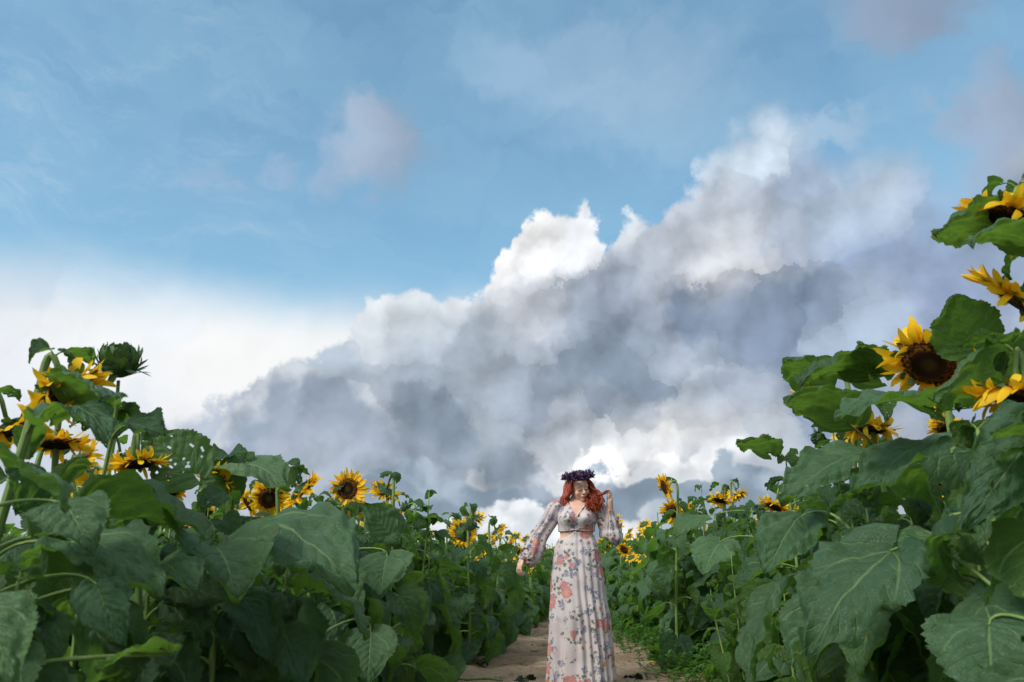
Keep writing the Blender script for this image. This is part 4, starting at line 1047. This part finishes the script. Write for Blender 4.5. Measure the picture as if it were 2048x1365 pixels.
# height, centre x, centre y, half width, half depth
TORSO = [(.90, -.012, .0, .165, .125), (1.02, -.014, 0, .185, .135), (1.10, -.014, 0, .165, .115), (1.19, -.012, 0, .137, .098), (1.25, -.010, 0, .148, .106), (1.34, -.008, 0, .168, .112), (1.40, -.004, 0, .172, .10),
         (1.445, .0, .005, .168, .085), (1.475, .0, .010, .128, .072), (1.495, .003, .012, .078, .060), (1.515, .005, .010, .056, .054), (1.56, .008, -.002, .051, .052), (1.62, .010, -.015, .048, .05)]
def torso_pt(th, z, off=0.0, bust=1.0):
    cx, cy, rx, ry = interp(TORSO, z)
    cu, su = math.cos(th), math.sin(th)
    p = Vector((cx + (rx + off) * cu, cy + (ry + off) * su, z))
    if su < 0:
        for sx in (-1, 1):
            d2 = ((p.x - cx - sx * .078) / .062) ** 2 + ((z - 1.325) / .060) ** 2
            p.y -= bust * .062 * math.exp(-d2) * min(1, -su * 2.2)
    return p
def loft(rings, close=True):
    mb = MB(); n = len(rings[0]); V = [v for r_ in rings for v in r_]; F = []
    for i in range(len(rings) - 1):
        for k in range(n): F.append((i * n + k, i * n + (k + 1) % n, (i + 1) * n + (k + 1) % n, (i + 1) * n + k))
    if close:
        a = len(V); V = V + [sum(rings[0], Vector()) / n, sum(rings[-1], Vector()) / n]
        for k in range(n): F.append(((k + 1) % n, k, a)); F.append(((len(rings) - 1) * n + k, (len(rings) - 1) * n + (k + 1) % n, a + 1))
    return mb.add(V, F)
def limb(pts, rad, n=14, flat=1.0):
    """closed tapered limb with rounded ends"""
    pts = [Vector(p) for p in pts]; P = []; Rr = []
    d0 = (pts[0] - pts[1]).normalized(); d1 = (pts[-1] - pts[-2]).normalized()
    P += [pts[0] + d0 * rad[0] * .85, pts[0] + d0 * rad[0] * .5]; Rr += [rad[0] * .4, rad[0] * .82]
    P += pts; Rr += rad; P += [pts[-1] + d1 * rad[-1] * .5, pts[-1] + d1 * rad[-1] * .85]; Rr += [rad[-1] * .82, rad[-1] * .4]
    rings = []; nx = None
    for i, p in enumerate(P):
        tt = (P[min(i + 1, len(P) - 1)] - P[max(i - 1, 0)]).normalized()
        if nx is None: nx = tt.cross(Vector((0, 1, .01))).normalized()
        nx = (nx - tt * nx.dot(tt)).normalized(); ny = tt.cross(nx)
        rings.append([p + nx * math.cos(2 * PI * k / n) * Rr[i] + ny * math.sin(2 * PI * k / n) * Rr[i] * flat for k in range(n)])
    return loft(rings)
def ell(c, r, rot=None, n=20):
    rings = []
    for i in range(1, n):
        ph = -PI / 2 + PI * i / n
        rings.append([Vector((math.cos(2 * PI * k / n) * math.cos(ph) * r[0], math.sin(2 * PI * k / n) * math.cos(ph) * r[1], math.sin(ph) * r[2])) for k in range(n)])
    mb = loft(rings); Mx = Matrix.Translation(c) @ (rot if rot else Matrix.Identity(4)); return mb.xf(Mx)
body = MB()
body.join(loft([[torso_pt(2 * PI * k / 40, .90 + .72 * i / 44) for k in range(40)] for i in range(45)]))
# head (its own frame: face towards -y), bowed and turned to her left
HC = Vector((.022, -.036, 1.588))
HM = Matrix.Translation(HC) @ Matrix.Rotation(R(20), 4, 'Z') @ Matrix.Rotation(R(-9), 4, 'Y') @ Matrix.Rotation(R(13), 4, 'X') @ Matrix.Scale(1.07, 4)
def hp(x, y, z): return HM @ Vector((x, y, z))
hd_ = MB()
hd_.join(ell((0, .010, .022), (.073, .092, .086)))
hd_.join(ell((0, -.012, -.030), (.060, .070, .078)))
hd_.join(ell((0, -.048, -.082), (.026, .028, .022)))            # chin
for sx in (-1, 1):
    hd_.join(ell((sx * .036, -.056, -.030), (.024, .020, .024)))  # cheeks
    hd_.join(ell((sx * .028, -.070, .020), (.024, .012, .010)))   # brow
    hd_.join(ell((sx * .028, -.068, .000), (.0155, .015, .011)))  # closed lids
    hd_.join(ell((sx * .074, .012, -.005), (.008, .018, .030)))   # ears
hd_.join(limb([(0, -.080, .008), (0, -.090, -.010), (0, -.102, -.026)], [.008, .009, .0125], 12))
hd_.join(ell((0, -.090, -.031), (.018, .011, .008)))
hd_.join(ell((0, -.078, -.052), (.023, .012, .007))); hd_.join(ell((0, -.076, -.062), (.019, .012, .007)))
body.join(hd_.xf(HM))
# her right arm, lowered (left in the picture)
A0, A1, A2 = Vector((-.165, .0, 1.435)), Vector((-.335, -.005, 1.170)), Vector((-.462, -.13, 1.005))
body.join(limb([A0, A0.lerp(A1, .5), A1, A1.lerp(A2, .4), A2], [.052, .046, .036, .036, .025]))
# her left arm, bent up to the hair (right in the picture)
B0, B1, B2 = Vector((.165, .0, 1.430)), Vector((.268, .010, 1.200)), Vector((.276, -.085, 1.478))
body.join(limb([B0, B0.lerp(B1, .5), B1], [.052, .046, .038])); body.join(limb([B1, B1.lerp(B2, .4), B2], [.038, .037, .026]))
def hand(W, ax, side, palm, curl, L=.085, fl=.075, spread=.10, thumb=1):
    """W wrist, ax wrist->knuckles, side towards the little finger... palm = the way the palm looks; curl per finger joint"""
    ax = ax.normalized(); palm = (palm - ax * palm.dot(ax)).normalized(); side = ax.cross(palm).normalized() * side
    mb = MB(); K = W + ax * L
    mb.join(limb([W, W + ax * L * .5, W + ax * L * .92], [.024, .031, .034], 14, .45) if False else ell(W + ax * L * .5, (.036, .0155, L * .60), Matrix((side, palm, ax)).transposed().to_4x4()))
    mb.join(limb([W - ax * .02, W + ax * .02], [.024, .025], 12, .8))
    for i, (o_, fl_) in enumerate(((-.030, .92), (-.010, 1.02), (.011, .97), (.031, .78))):
        p = K + side * o_ - ax * .008; d = (ax + side * o_ * spread * 45).normalized(); ch = [p.copy()]
        for j, seg in enumerate((.45, .32, .23)):
            q = Quaternion(d.cross(palm).normalized(), curl[j] + .06 * i); d = q @ d
            p = p + d * fl * fl_ * seg; ch.append(p.copy())
        mb.join(limb(ch, [.0078, .0072, .0066, .0056], 10))
    tb = W + ax * L * .22 - side * .026; d = (ax * .75 - side * .65 + palm * .35).normalized()
    c2 = tb + d * .036; d2 = (ax * .9 - side * .15 + palm * .4).normalized(); c3 = c2 + d2 * .03; c4 = c3 + (ax * .8 + side * .3 + palm * .5).normalized() * .024
    mb.join(limb([tb, c2, c3, c4], [.0125, .0108, .0092, .0075], 10)); return mb
body.join(hand(A2 + Vector((-.006, -.008, -.012)), Vector((-.35, -.12, -1)), 1, Vector((.75, .55, -.1)), (.45, .55, .35)))
body.join(hand(B2, Vector((.05, -.05, 1)), 1, Vector((-.9, .42, 0)), (1.25, 1.35, .8), L=.075))
# legs and feet under the skirt
for sx, fy in ((-1, -.03), (1, .04)):
    body.join(limb([(sx * .085 - .01, 0, .95), (sx * .09, fy * .4, .52), (sx * .085, fy, .28), (sx * .085, fy, .10)], [.085, .058, .052, .034]))
    body.join(ell((sx * .09, fy - .05, .045), (.038, .115, .032)))
tmp = link('tmp', body.mesh('tmp', [M['skin']]))
md = tmp.modifiers.new('r', 'REMESH'); md.mode = 'VOXEL'; md.voxel_size = .0036; md.use_smooth_shade = True
ms_ = tmp.modifiers.new('s', 'SMOOTH'); ms_.factor = .5; ms_.iterations = 3
dg = bpy.context.evaluated_depsgraph_get(); bm_me = bpy.data.meshes.new_from_object(tmp.evaluated_get(dg)); bm_me.name = 'body'
bpy.data.objects.remove(tmp); bm_me.materials.clear(); bm_me.materials.append(M['skin'])
bm_me.polygons.foreach_set('use_smooth', [True] * len(bm_me.polygons))
link('body', bm_me, woman)
# face marks
fm = MB()
for sx in (-1, 1):
    fm.tube([hp(sx * .028 + x, -.0835 + abs(x) * .28, -.004 - .0045 * math.cos(x * 95)) for x in (-.015, -.008, 0, .008, .015)], [.0008, .0019, .0023, .0019, .0008], 6)
link('eyelashes', fm.mesh('eyelashes', [M['brow']]), woman)
fm = MB()
for sx in (-1, 1):
    fm.tube([hp(sx * (.030 + x), -.0805 + max(0, x) * .55, .0225 + .003 * math.cos(x * 90) - .1 * max(0, x)) for x in (-.017, -.008, 0, .009, .018)], [.0007, .0014, .0016, .0014, .0006], 6)
link('eyebrows', fm.mesh('eyebrows', [M['brow']]), woman)
fm = MB()
fm.tube([hp(x, -.0905 + abs(x) * .35, -.0545 + .0015 * math.cos(x * 200)) for x in (-.020, -.012, -.005, 0, .005, .012, .020)], [.0008, .0032, .0040, .0034, .0040, .0032, .0008], 8)
fm.tube([hp(x, -.0890 + abs(x) * .35, -.0615 + abs(x) * .12) for x in (-.017, -.009, 0, .009, .017)], [.0008, .0038, .0048, .0038, .0008], 8)
link('lips', fm.mesh('lips', [M['lips']]), woman)

# ---- dress
def grid_mesh(fn, nu, nv, keep=None, wrap=True):
    V = [fn(i / nu, j / nv) for j in range(nv + 1) for i in range(nu + (0 if wrap else 1))]; n = nu + (0 if wrap else 1); F = []
    for j in range(nv):
        for i in range(nu):
            f = (j * n + i, j * n + (i + 1) % n, (j + 1) * n + (i + 1) % n, (j + 1) * n + i)
            if keep is None or keep(sum((V[k] for k in f), Vector()) / 4): F.append(f)
    return MB().add(V, F)
def solid(o, th=.0015):
    md = o.modifiers.new('t', 'SOLIDIFY'); md.thickness = th; md.offset = 0; return o
def bod(u, v):
    th = 2 * PI * u; z = 1.222 + .272 * v
    p = torso_pt(th, z, .007 + .0022 * math.sin(th * 21 + z * 60) * (1 - v), 1.08)
    if p.y < 0:   # gathers running to the middle of the bust
        p.y -= .0026 * math.sin((math.atan2(z - 1.245, p.x + .03) + 0) * 34) * math.exp(-((p.x + .03) / .11) ** 2) * max(0, 1 - v * 1.5)
    return p
def keep_b(c):
    if c.y < -.0 and abs(c.x + .006) < .60 * (c.z - 1.335) + .002 and c.z > 1.333: return False
    if c.y >= 0 and c.z > 1.47 and abs(c.x) < .07: return False
    return c.z < 1.492
solid(link('dress_bodice', grid_mesh(bod, 160, 70, keep_b).mesh('dress_bodice', [M['dress']]), woman))
tr_ = MB()      # gathered neckline edges and the seam under the bust
for sx in (-1, 1):
    tr_.tube([torso_pt(-PI / 2 + sx * a_, 1.336 + (1.472 - 1.336) * s_, .011, 1.08) for s_ in [i / 14 for i in range(15)] for a_ in [math.asin(min(.99, (.60 * (1.472 - 1.336) * s_ + .004) / interp(TORSO, 1.336 + .136 * s_)[2]))]], .0042, 6)
tr_.tube([torso_pt(2 * PI * k / 60, 1.226 + .008 * math.exp(-((math.cos(2 * PI * k / 60) + .1) / .3) ** 2), .0095) for k in range(61)], .005, 6)
link('trim', tr_.mesh('trim', [M['dress']]), woman)
SK = [(.0, .004, -.02, .278, .215), (.25, .002, -.018, .264, .20), (.45, .0, -.015, .250, .187), (.80, -.012, -.008, .224, .168), (.95, -.014, 0, .206, .155), (1.06, -.014, 0, .188, .142), (1.12, -.013, 0, .172, .127), (1.185, -.012, 0, .146, .107), (1.25, -.010, 0, .150, .110)]
def skirt(u, v):
    th = 2 * PI * u; front = math.exp(-((math.cos(th) - .02) / .42) ** 2) if math.sin(th) < 0 else 0
    ztop = 1.166 + .060 * front + .03 * max(0, math.cos(th)) * (1 if math.sin(th) < 0 else 0); 
    zb = .020 + .035 * (.5 + .5 * math.cos(th)) + .008 * math.sin(th * 13)
    z = zb + (ztop - zb) * v
    cx, cy, rx, ry = interp(SK, z)
    k = (1 - v) ** .8
    ph = th * 21 + 2.6 * math.sin(th * 2 + 1) + 1.2 * math.sin(th * 5 + z * 1.4) + .6 * math.sin(z * 5 + th * 2)
    am = (.0035 + .020 * k) * (.55 + .55 * mnoise.noise(Vector((math.cos(th) * 2.3, math.sin(th) * 2.3, z * 1.3 + 4))) + .2 * math.sin(th * 5 + z * 2))
    r_ = am * (math.sin(ph) * .8 + .35 * math.sin(ph * .47 + z * 3)) + .006 * mnoise.noise(Vector((math.cos(th) * 3, math.sin(th) * 3, z * 5)))
    q = Vector((cx + (rx + r_) * math.cos(th), cy + (ry + r_) * math.sin(th), z))
    # a knee pushes the cloth forward
    q.y -= .045 * math.exp(-((q.x + .075) / .075) ** 2 - ((z - .52) / .20) ** 2) * (1 if math.sin(th) < 0 else 0)
    return q
solid(link('dress_skirt', grid_mesh(skirt, 420, 80).mesh('dress_skirt', [M['dress']]), woman))
def sleeve(path, rads, npl, amp, seed, nz=60, nt=110, sag=(0, 0, 0)):
    path = [Vector(p) for p in path]; m__ = len(path) - 1
    def cr(arr, s_):
        f = s_ * m__; i = min(int(f), m__ - 1); f -= i
        a = arr[max(0, i - 1)]; b_ = arr[i]; c_ = arr[i + 1]; d_ = arr[min(m__, i + 2)]
        return b_ * 1.0 + (c_ - a) * (.5 * f) + (a * 2 - b_ * 5 + c_ * 4 - d_) * (.5 * f * f) + (b_ * 3 - a - c_ * 3 + d_) * (.5 * f ** 3)
    def fn(u, v):
        p = cr(path, v); tt = (cr(path, min(1, v + .02)) - cr(path, max(0, v - .02))).normalized()
        nx = tt.cross(Vector((0, 1, .01))).normalized(); ny = tt.cross(nx); th = 2 * PI * u
        r_ = max(.012, cr(rads, v)); r_ += amp * math.sin(th * npl + 2 * math.sin(th * 2 + seed) + v * 2.5) * math.sin(PI * min(1, v * 1.02)) ** .7 + .007 * mnoise.noise(Vector((th, v * 7, seed)))
        return p + (nx * math.cos(th) + ny * math.sin(th)) * r_ + Vector(sag) * max(0, math.sin(PI * v)) * (.5 + .5 * math.cos(th))
    return grid_mesh(fn, nt, nz)
s1 = sleeve([A0 + Vector((.035, 0, .015)), A0 + Vector((-.025, 0, -.03)), A0.lerp(A1, .45), A1 + Vector((0, 0, .01)), A1.lerp(A2, .45) + Vector((.022, 0, -.012)), A1.lerp(A2, .80) + Vector((.028, 0, -.018)), A2 + Vector((.006, 0, .010)), A2 + Vector((-.004, -.006, -.010))],
            [.060, .072, .066, .072, .083, .080, .036, .032], 9, .0075, 1)
solid(link('sleeve', s1.mesh('sleeve', [M['sheer']]), woman), .001)
cuff = B1.lerp(B2, .60)
s2 = sleeve([B0 + Vector((-.035, 0, .015)), B0 + Vector((.020, 0, -.03)), B0.lerp(B1, .5) + Vector((.005, 0, 0)), B1 + Vector((.0, 0, .03)), B1 + Vector((.0, -.02, -.012))], [.060, .068, .064, .072, .060], 9, .006, 4)
s3 = sleeve([cuff + Vector((0, -.002, .020)), cuff, B1.lerp(B2, .36) + Vector((.010, 0, 0)), B1.lerp(B2, .12) + Vector((.012, 0, 0)), B1 + Vector((.012, -.012, -.035)), B1 + Vector((.004, -.010, -.052))], [.041, .034, .060, .084, .092, .055], 13, .008, 7)
s2.join(s3)
solid(link('sleeve', s2.mesh('sleeve', [M['sheer']]), woman), .001)

# ---- hair
hr = MB(); rh = random.Random(9)
def cap(u, v):
    th = 2 * PI * u; ph = -.75 + (PI / 2 + .75) * v
    w_ = 1 + .012 * math.sin(th * 30 + v * 4)
    return hp(.082 * math.cos(th) * math.cos(ph) * w_, .012 + .098 * math.sin(th) * math.cos(ph) * w_, .020 + .092 * math.sin(ph))
def keep_c(c):
    l = HM.inverted() @ c
    return not (l.y < -.030 and l.z < .072 and abs(l.x) < .066) and not (l.y < .0 and l.z < -.02)
hr.join(grid_mesh(cap, 70, 30, keep_c))
def lock(p, wav_, turns, rad, seed, n=22):
    p = [Vector(q) for q in p]; base = []
    for i in range(n + 1):
        s_ = i / n; f = s_ * (len(p) - 1); k = min(int(f), len(p) - 2); f -= k
        a = p[max(0, k - 1)]; b_ = p[k]; c_ = p[k + 1]; d_ = p[min(len(p) - 1, k + 2)]
        q = b_ + (c_ - a) * (.5 * f) + (a * 2 - b_ * 5 + c_ * 4 - d_) * (.5 * f * f) + (b_ * 3 - a - c_ * 3 + d_) * (.5 * f ** 3)
        ang = turns * 2 * PI * s_ + seed; amp = wav_ * min(1, s_ * 1.6)
        base.append(q + Vector((math.cos(ang) * amp, math.sin(ang) * amp * .8, math.sin(ang * 1.1) * amp * .3)))
    hr.tube(base, [rad * (.45 + .9 * math.sin(PI * min(1, .15 + .80 * i / n)) ** .6) * (1 if i < n else .3) for i in range(n + 1)], 7, vs=3)
def jit(v, s_): return Vector(v) + Vector((rh.uniform(-s_, s_), rh.uniform(-s_, s_), rh.uniform(-s_, s_) * .8))
# left side of the picture: from the parting over the temple down to the shoulder
for i in range(230):
    f = rh.random()
    s0 = hp(rh.uniform(-.03, .005), -.045 + .09 * f, .106 - .02 * f)
    s1_ = hp(-.078 - .008 * f, -.030 + .10 * f, .045)
    s2_ = hp(-.096 - .012 * f, -.030 + .08 * f, -.030)
    s3_ = Vector((-.096 - .02 * rh.random(), -.05 + .05 * f, 1.490)); s4_ = Vector((-.100 - .030 * rh.random() + .05 * f, -.075 + .05 * f, 1.425 + .035 * rh.random()))
    lock([s0, s1_, s2_, jit(s3_, .010), jit(s4_, .016)], rh.uniform(.012, .028), rh.uniform(1.2, 2.2), rh.uniform(.0016, .0034), rh.uniform(0, 6))
# right side: a fuller mass falling in front of the shoulder
for i in range(400):
    f = rh.random()
    s0 = hp(rh.uniform(-.01, .035), -.075 + .10 * f, .104 - .02 * f)
    s1_ = hp(.076 + .014 * f, -.050 + .10 * f, .045)
    s2_ = hp(.100 + .014 * f, -.055 + .08 * f, -.030)
    s3_ = Vector((.118 + .06 * rh.random(), -.085 + .05 * f, 1.510)); s4_ = Vector((.070 + .120 * rh.random(), -.105 + .05 * f, 1.375 + .07 * rh.random()))
    lock([s0, s1_, s2_, jit(s3_, .016), jit(s4_, .018)], rh.uniform(.014, .034), rh.uniform(1.2, 2.4), rh.uniform(.0016, .0036), rh.uniform(0, 6))
# the lock she holds
for i in range(11):
    lock([hp(.078, -.02, .02), Vector((.130, -.10, 1.575)), Vector((.178, -.115, 1.555)), jit((.205, -.12, 1.52), .008), jit((.245, -.115, 1.550), .006), B2 + Vector((-.004, -.028, .075))], rh.uniform(.006, .014), rh.uniform(1.5, 2.5), .0042, rh.uniform(0, 6))
for i in range(5):
    lock([Vector((.185, -.115, 1.54)), jit((.205, -.12, 1.50), .008), jit((.215, -.12, 1.46), .010), jit((.19, -.12, 1.44), .010)], .012, 1.6, .0035, rh.uniform(0, 6))
link('hair', hr.mesh('hair', [M['hair']]), woman)
# ---- wreath
wr = MB(); n = 300
for i in range(n):
    a = 2 * PI * i / n * 7.0 + rh.uniform(-.1, .1); tb = rh.uniform(0, 2 * PI)
    er = Vector((math.cos(a), math.sin(a), 0)); c_ = Vector((math.cos(a) * .096, .004 + math.sin(a) * .108, .086 + rh.uniform(-.008, .012)))
    d = (er * math.cos(tb) * 1.0 + Vector((0, 0, 1)) * math.sin(tb) + Vector((-math.sin(a), math.cos(a), 0)) * rh.uniform(-.8, .8)).normalized()
    if d.dot(er) < -.3: d = -d
    if d.z < -.15 and er.y < .2: d.z = -d.z
    s_ = MB(); nn_ = d.orthogonal().normalized(); nn_ = Quaternion(d, rh.uniform(0, 6)) @ nn_
    strip(s_, c_ + d * .008, d, nn_, rh.uniform(.024, .044), rh.uniform(.010, .016), rh.uniform(-.6, .9), 0 if rh.random() < .78 else 1, seg=3, w0=.6)
    wr.join(s_)
for i in range(190):      # small flowers and foliage filling the top of the wreath
    a = rh.uniform(0, 6.28); q_ = math.sqrt(rh.random()) * .095
    c_ = Vector((math.cos(a) * q_, .006 + math.sin(a) * q_ * 1.1, .114 - .035 * (q_ / .095) ** 2)); d = Vector((math.cos(a) * .6 + rh.uniform(-.6, .6), math.sin(a) * .6 + rh.uniform(-.6, .6), rh.uniform(.2, .8))).normalized()
    s_ = MB(); strip(s_, c_, d, d.orthogonal().normalized(), rh.uniform(.022, .036), rh.uniform(.010, .018), rh.uniform(-.6, .9), 0 if rh.random() < .6 else 1, seg=3, w0=.6); wr.join(s_)
cc_ = MB().tube([Vector((math.cos(2 * PI * k / 30) * .096, .004 + math.sin(2 * PI * k / 30) * .110, .087)) for k in range(31)], .013, 8)
wr.join(cc_)
link('flower_wreath', wr.xf(HM).mesh('flower_wreath', [M['violet'], M['violet2']]), woman)

# ------------------------------------------------------------------ weeds along both edges of the path, and under the rows
rw = random.Random(31)
def weed_patch(name, mat_, spots, leafy=12, label='', cat='weeds'):
    mb = MB()
    for (x, y, h) in spots:
        z0 = (path_z(x, y) if abs(x) < 1.6 else -.01)
        top = Vector((x + rw.uniform(-.22, .22) * h, y + rw.uniform(-.22, .22) * h, z0 + h))
        p0 = Vector((x, y, z0 - .01)); c_ = p0.lerp(top, .5) + Vector((rw.uniform(-.1, .1) * h, rw.uniform(-.1, .1) * h, .08 * h))
        mb.tube([p0, c_, top], [.0028, .0022, .0012], 3, 0, False)
        for k in range(leafy):
            s_ = .15 + .85 * (k + rw.random()) / leafy; q = p0.lerp(c_, s_ * 2) if s_ < .5 else c_.lerp(top, s_ * 2 - 1)
            a = rw.uniform(0, 6.28); e = rw.uniform(-.3, .9); d = Vector((math.cos(a) * math.cos(e), math.sin(a) * math.cos(e), math.sin(e)))
            L = rw.uniform(.035, .075) * (.7 + h * 1.8); sd_ = d.cross(Vector((0, 0, 1))).normalized() * L * rw.uniform(.20, .36)
            mid_ = q + d * L * .5 + Vector((0, 0, L * .08)); tip_ = q + d * L - Vector((0, 0, L * .15))
            mb.add([q, mid_ + sd_, tip_, mid_ - sd_], [(0, 1, 2, 3)])
    o = link(name, mb.mesh(name, [mat_])); tag(o, label, cat, None, 'stuff'); return o
sp = []
for _ in range(4200):
    y = 4.5 + 20 * rw.random() ** 1.5; e = 1.36 - pull(y)
    x = e - abs(rw.gauss(0, .30)) + .12
    if x < .38: continue
    big_ = rw.uniform(.9, 1.9) if y > 7.2 else 1.0; 
    if y < 6.6 and x < .95: continue
    sp.append((x, y, rw.uniform(.05, .17) * big_ * (.45 + .8 * min(1, max(0, (x - .4) / (e - .4))))))
weed_patch('weeds', M['weed'], sp, 11, 'low leafy green weeds along the right edge of the path', 'weeds')
sp = []
for _ in range(900):
    y = 5.5 + 18 * rw.random() ** 1.4; e = 1.42 - pull(y)
    sp.append((-e + abs(rw.gauss(0, .10)) - .10, y, rw.uniform(.04, .16)))
weed_patch('weeds', M['weed'], sp, 9, 'sparse low weeds along the left edge of the path', 'weeds')
sp = []
for _ in range(3200):
    s_ = rw.choice((-1, 1)); y = 1.6 + 9 * rw.random() ** 1.2; x = s_ * rw.uniform(1.4, 1.6 + y * .55)
    sp.append((x, y, rw.uniform(.08, .40)))
weed_patch('undergrowth', M['weed2'], sp, 10, 'dark undergrowth of weeds on the ground between the sunflower stems', 'undergrowth')
# ---- things lying on the path
def gz(x, y): return path_z(x, y)
def lying(name, mat_, a, b_, r_, label, cat, bend=.03, group=None):
    a = Vector((a[0], a[1], gz(a[0], a[1]) + r_ * .9)); b_ = Vector((b_[0], b_[1], gz(b_[0], b_[1]) + r_ * .9)); n = 12; pts = []
    sd_ = (b_ - a).cross(Vector((0, 0, 1))).normalized()
    for i in range(n + 1):
        s_ = i / n; q = a.lerp(b_, s_) + sd_ * math.sin(PI * s_) * bend; q.z = max(q.z, gz(q.x, q.y) + r_ * .7); pts.append(q)
    mb = MB(); mb.tube(pts, [r_ * (1.1 - .5 * i / n) for i in range(n + 1)], 8)
    return tag(link(name, mb.mesh(name, [mat_])), label, cat, group)
def ground_at(p): return (p[0], p[1])
lying('cut_stalk', M['stem'], (-1.22, 7.02), (-.66, 7.10), .014, 'thick green cut sunflower stalk lying on the path left of the skirt', 'stalk')
lying('dry_stalk', M['straw'], (.62, 7.55), (1.22, 7.05), .009, 'longest dry stalk lying on the path right of the skirt', 'stalk', .06)
lying('dry_stalk', M['straw'], (.78, 7.85), (1.30, 7.55), .007, 'thin dry stalk lying behind the longest dry stalk at the weeds', 'stalk', -.04)
lying('dry_stalk', M['straw'], (.95, 7.30), (1.35, 7.42), .010, 'short dry stalk lying at the foot of the right row', 'stalk', .02)
def wilt(name, x, y, s_, label, seed):
    mb = MB(); r_ = random.Random(seed)
    for k in range(5):
        l = leaf_mb(s_ * r_.uniform(.6, 1), s_ * r_.uniform(.35, .6), s_ * .3, r_.uniform(.2, 1.6), fold=r_.uniform(.2, .9), cup=r_.uniform(-.5, .5), twist=r_.uniform(-2, 2), nu=14, nv=5, seed=seed + k, wav=3.0, pr=.003, mi=0, petmi=0, pet_up=.1)
        mb.join(l, Matrix.Translation((x, y, gz(x, y) + .012)) @ Matrix.Rotation(r_.uniform(0, 6.28), 4, 'Z') @ Matrix.Rotation(r_.uniform(-.2, .2), 4, 'X'))
    tag(link(name, mb.mesh(name, [M['wilt']])), label, 'wilted leaf')
wilt('wilted_leaf', -.50, 7.25, .16, 'crumpled dark wilted leaf lying on the path left of the skirt', 3)
wilt('wilted_leaf', .42, 7.35, .10, 'small dark wilted leaf lying just right of the hem', 8)
wilt('wilted_leaf', -.95, 7.9, .12, 'torn wilted leaf on the earth at the foot of the left row', 12)
for i, (x, y, lb) in enumerate(((.62, 8.0, 'orange fallen petal in the weeds, nearer to the skirt'), (.90, 8.15, 'orange fallen petal in the weeds, further from the skirt'), (.98, 7.35, 'small orange petal lying among the dry stalks'))):
    mb = MB(); strip(mb, Vector((0, 0, 0)), Vector((1, 0, .3)).normalized(), Vector((-.3, 0, 1)).normalized(), .07, .032, .8)
    o = link('fallen_petal', mb.mesh('fallen_petal', [M['petal']]), None, (x, y, gz(x, y) + (.05 if i < 2 else .01))); o.rotation_euler = (.2, 0, 1.3 * i); tag(o, lb, 'petal')
mb = MB()
for _ in range(900):
    x = rw.uniform(-1.3, 1.3); y = rw.uniform(5.5, 16); r_ = rw.uniform(.004, .013) * (1 if rw.random() < .9 else 1.7)
    e = MB(); V = []; nseg = 6
    for a, zz, q in ((0, -.4, .8), (0, .2, 1), (0, .6, .6)):
        V += [Vector((math.cos(2 * PI * k / nseg) * r_ * q * rw.uniform(.8, 1.2), math.sin(2 * PI * k / nseg) * r_ * q * rw.uniform(.8, 1.2), zz * r_)) for k in range(nseg)]
    F = [(j * nseg + k, j * nseg + (k + 1) % nseg, (j + 1) * nseg + (k + 1) % nseg, (j + 1) * nseg + k) for j in range(2) for k in range(nseg)] + [tuple(range(2 * nseg, 3 * nseg))]
    mb.add([v + Vector((x, y, gz(x, y))) for v in V], F)
tag(link('clods', mb.mesh('clods', [simple('earth_clod', (.17, .12, .085), (.30, .24, .18), 30, .95)])), 'small clods and pebbles scattered over the earth path', 'clods', None, 'stuff')

mb = MB()
for _ in range(260):      # bits of dry leaf
    x = rw.choice((-1, 1)) * rw.uniform(.25, 1.25); y = rw.uniform(5.8, 13); s_ = rw.uniform(.008, .028); a = rw.uniform(0, 6.28)
    z = gz(x, y) + .006; ca, sa = math.cos(a) * s_, math.sin(a) * s_
    mb.add([(x - ca, y - sa, z), (x + sa * .4, y - ca * .4, z + s_ * .4), (x + ca, y + sa, z + s_ * .1), (x - sa * .4, y + ca * .4, z + s_ * .3)], [(0, 1, 2, 3)])
tag(link('leaf_litter', mb.mesh('leaf_litter', [simple('dry_leaf', (.06, .045, .02), (.22, .15, .06), 12, .9)], False)), 'small bits of dry leaf scattered over the path', 'leaf litter', None, 'stuff')
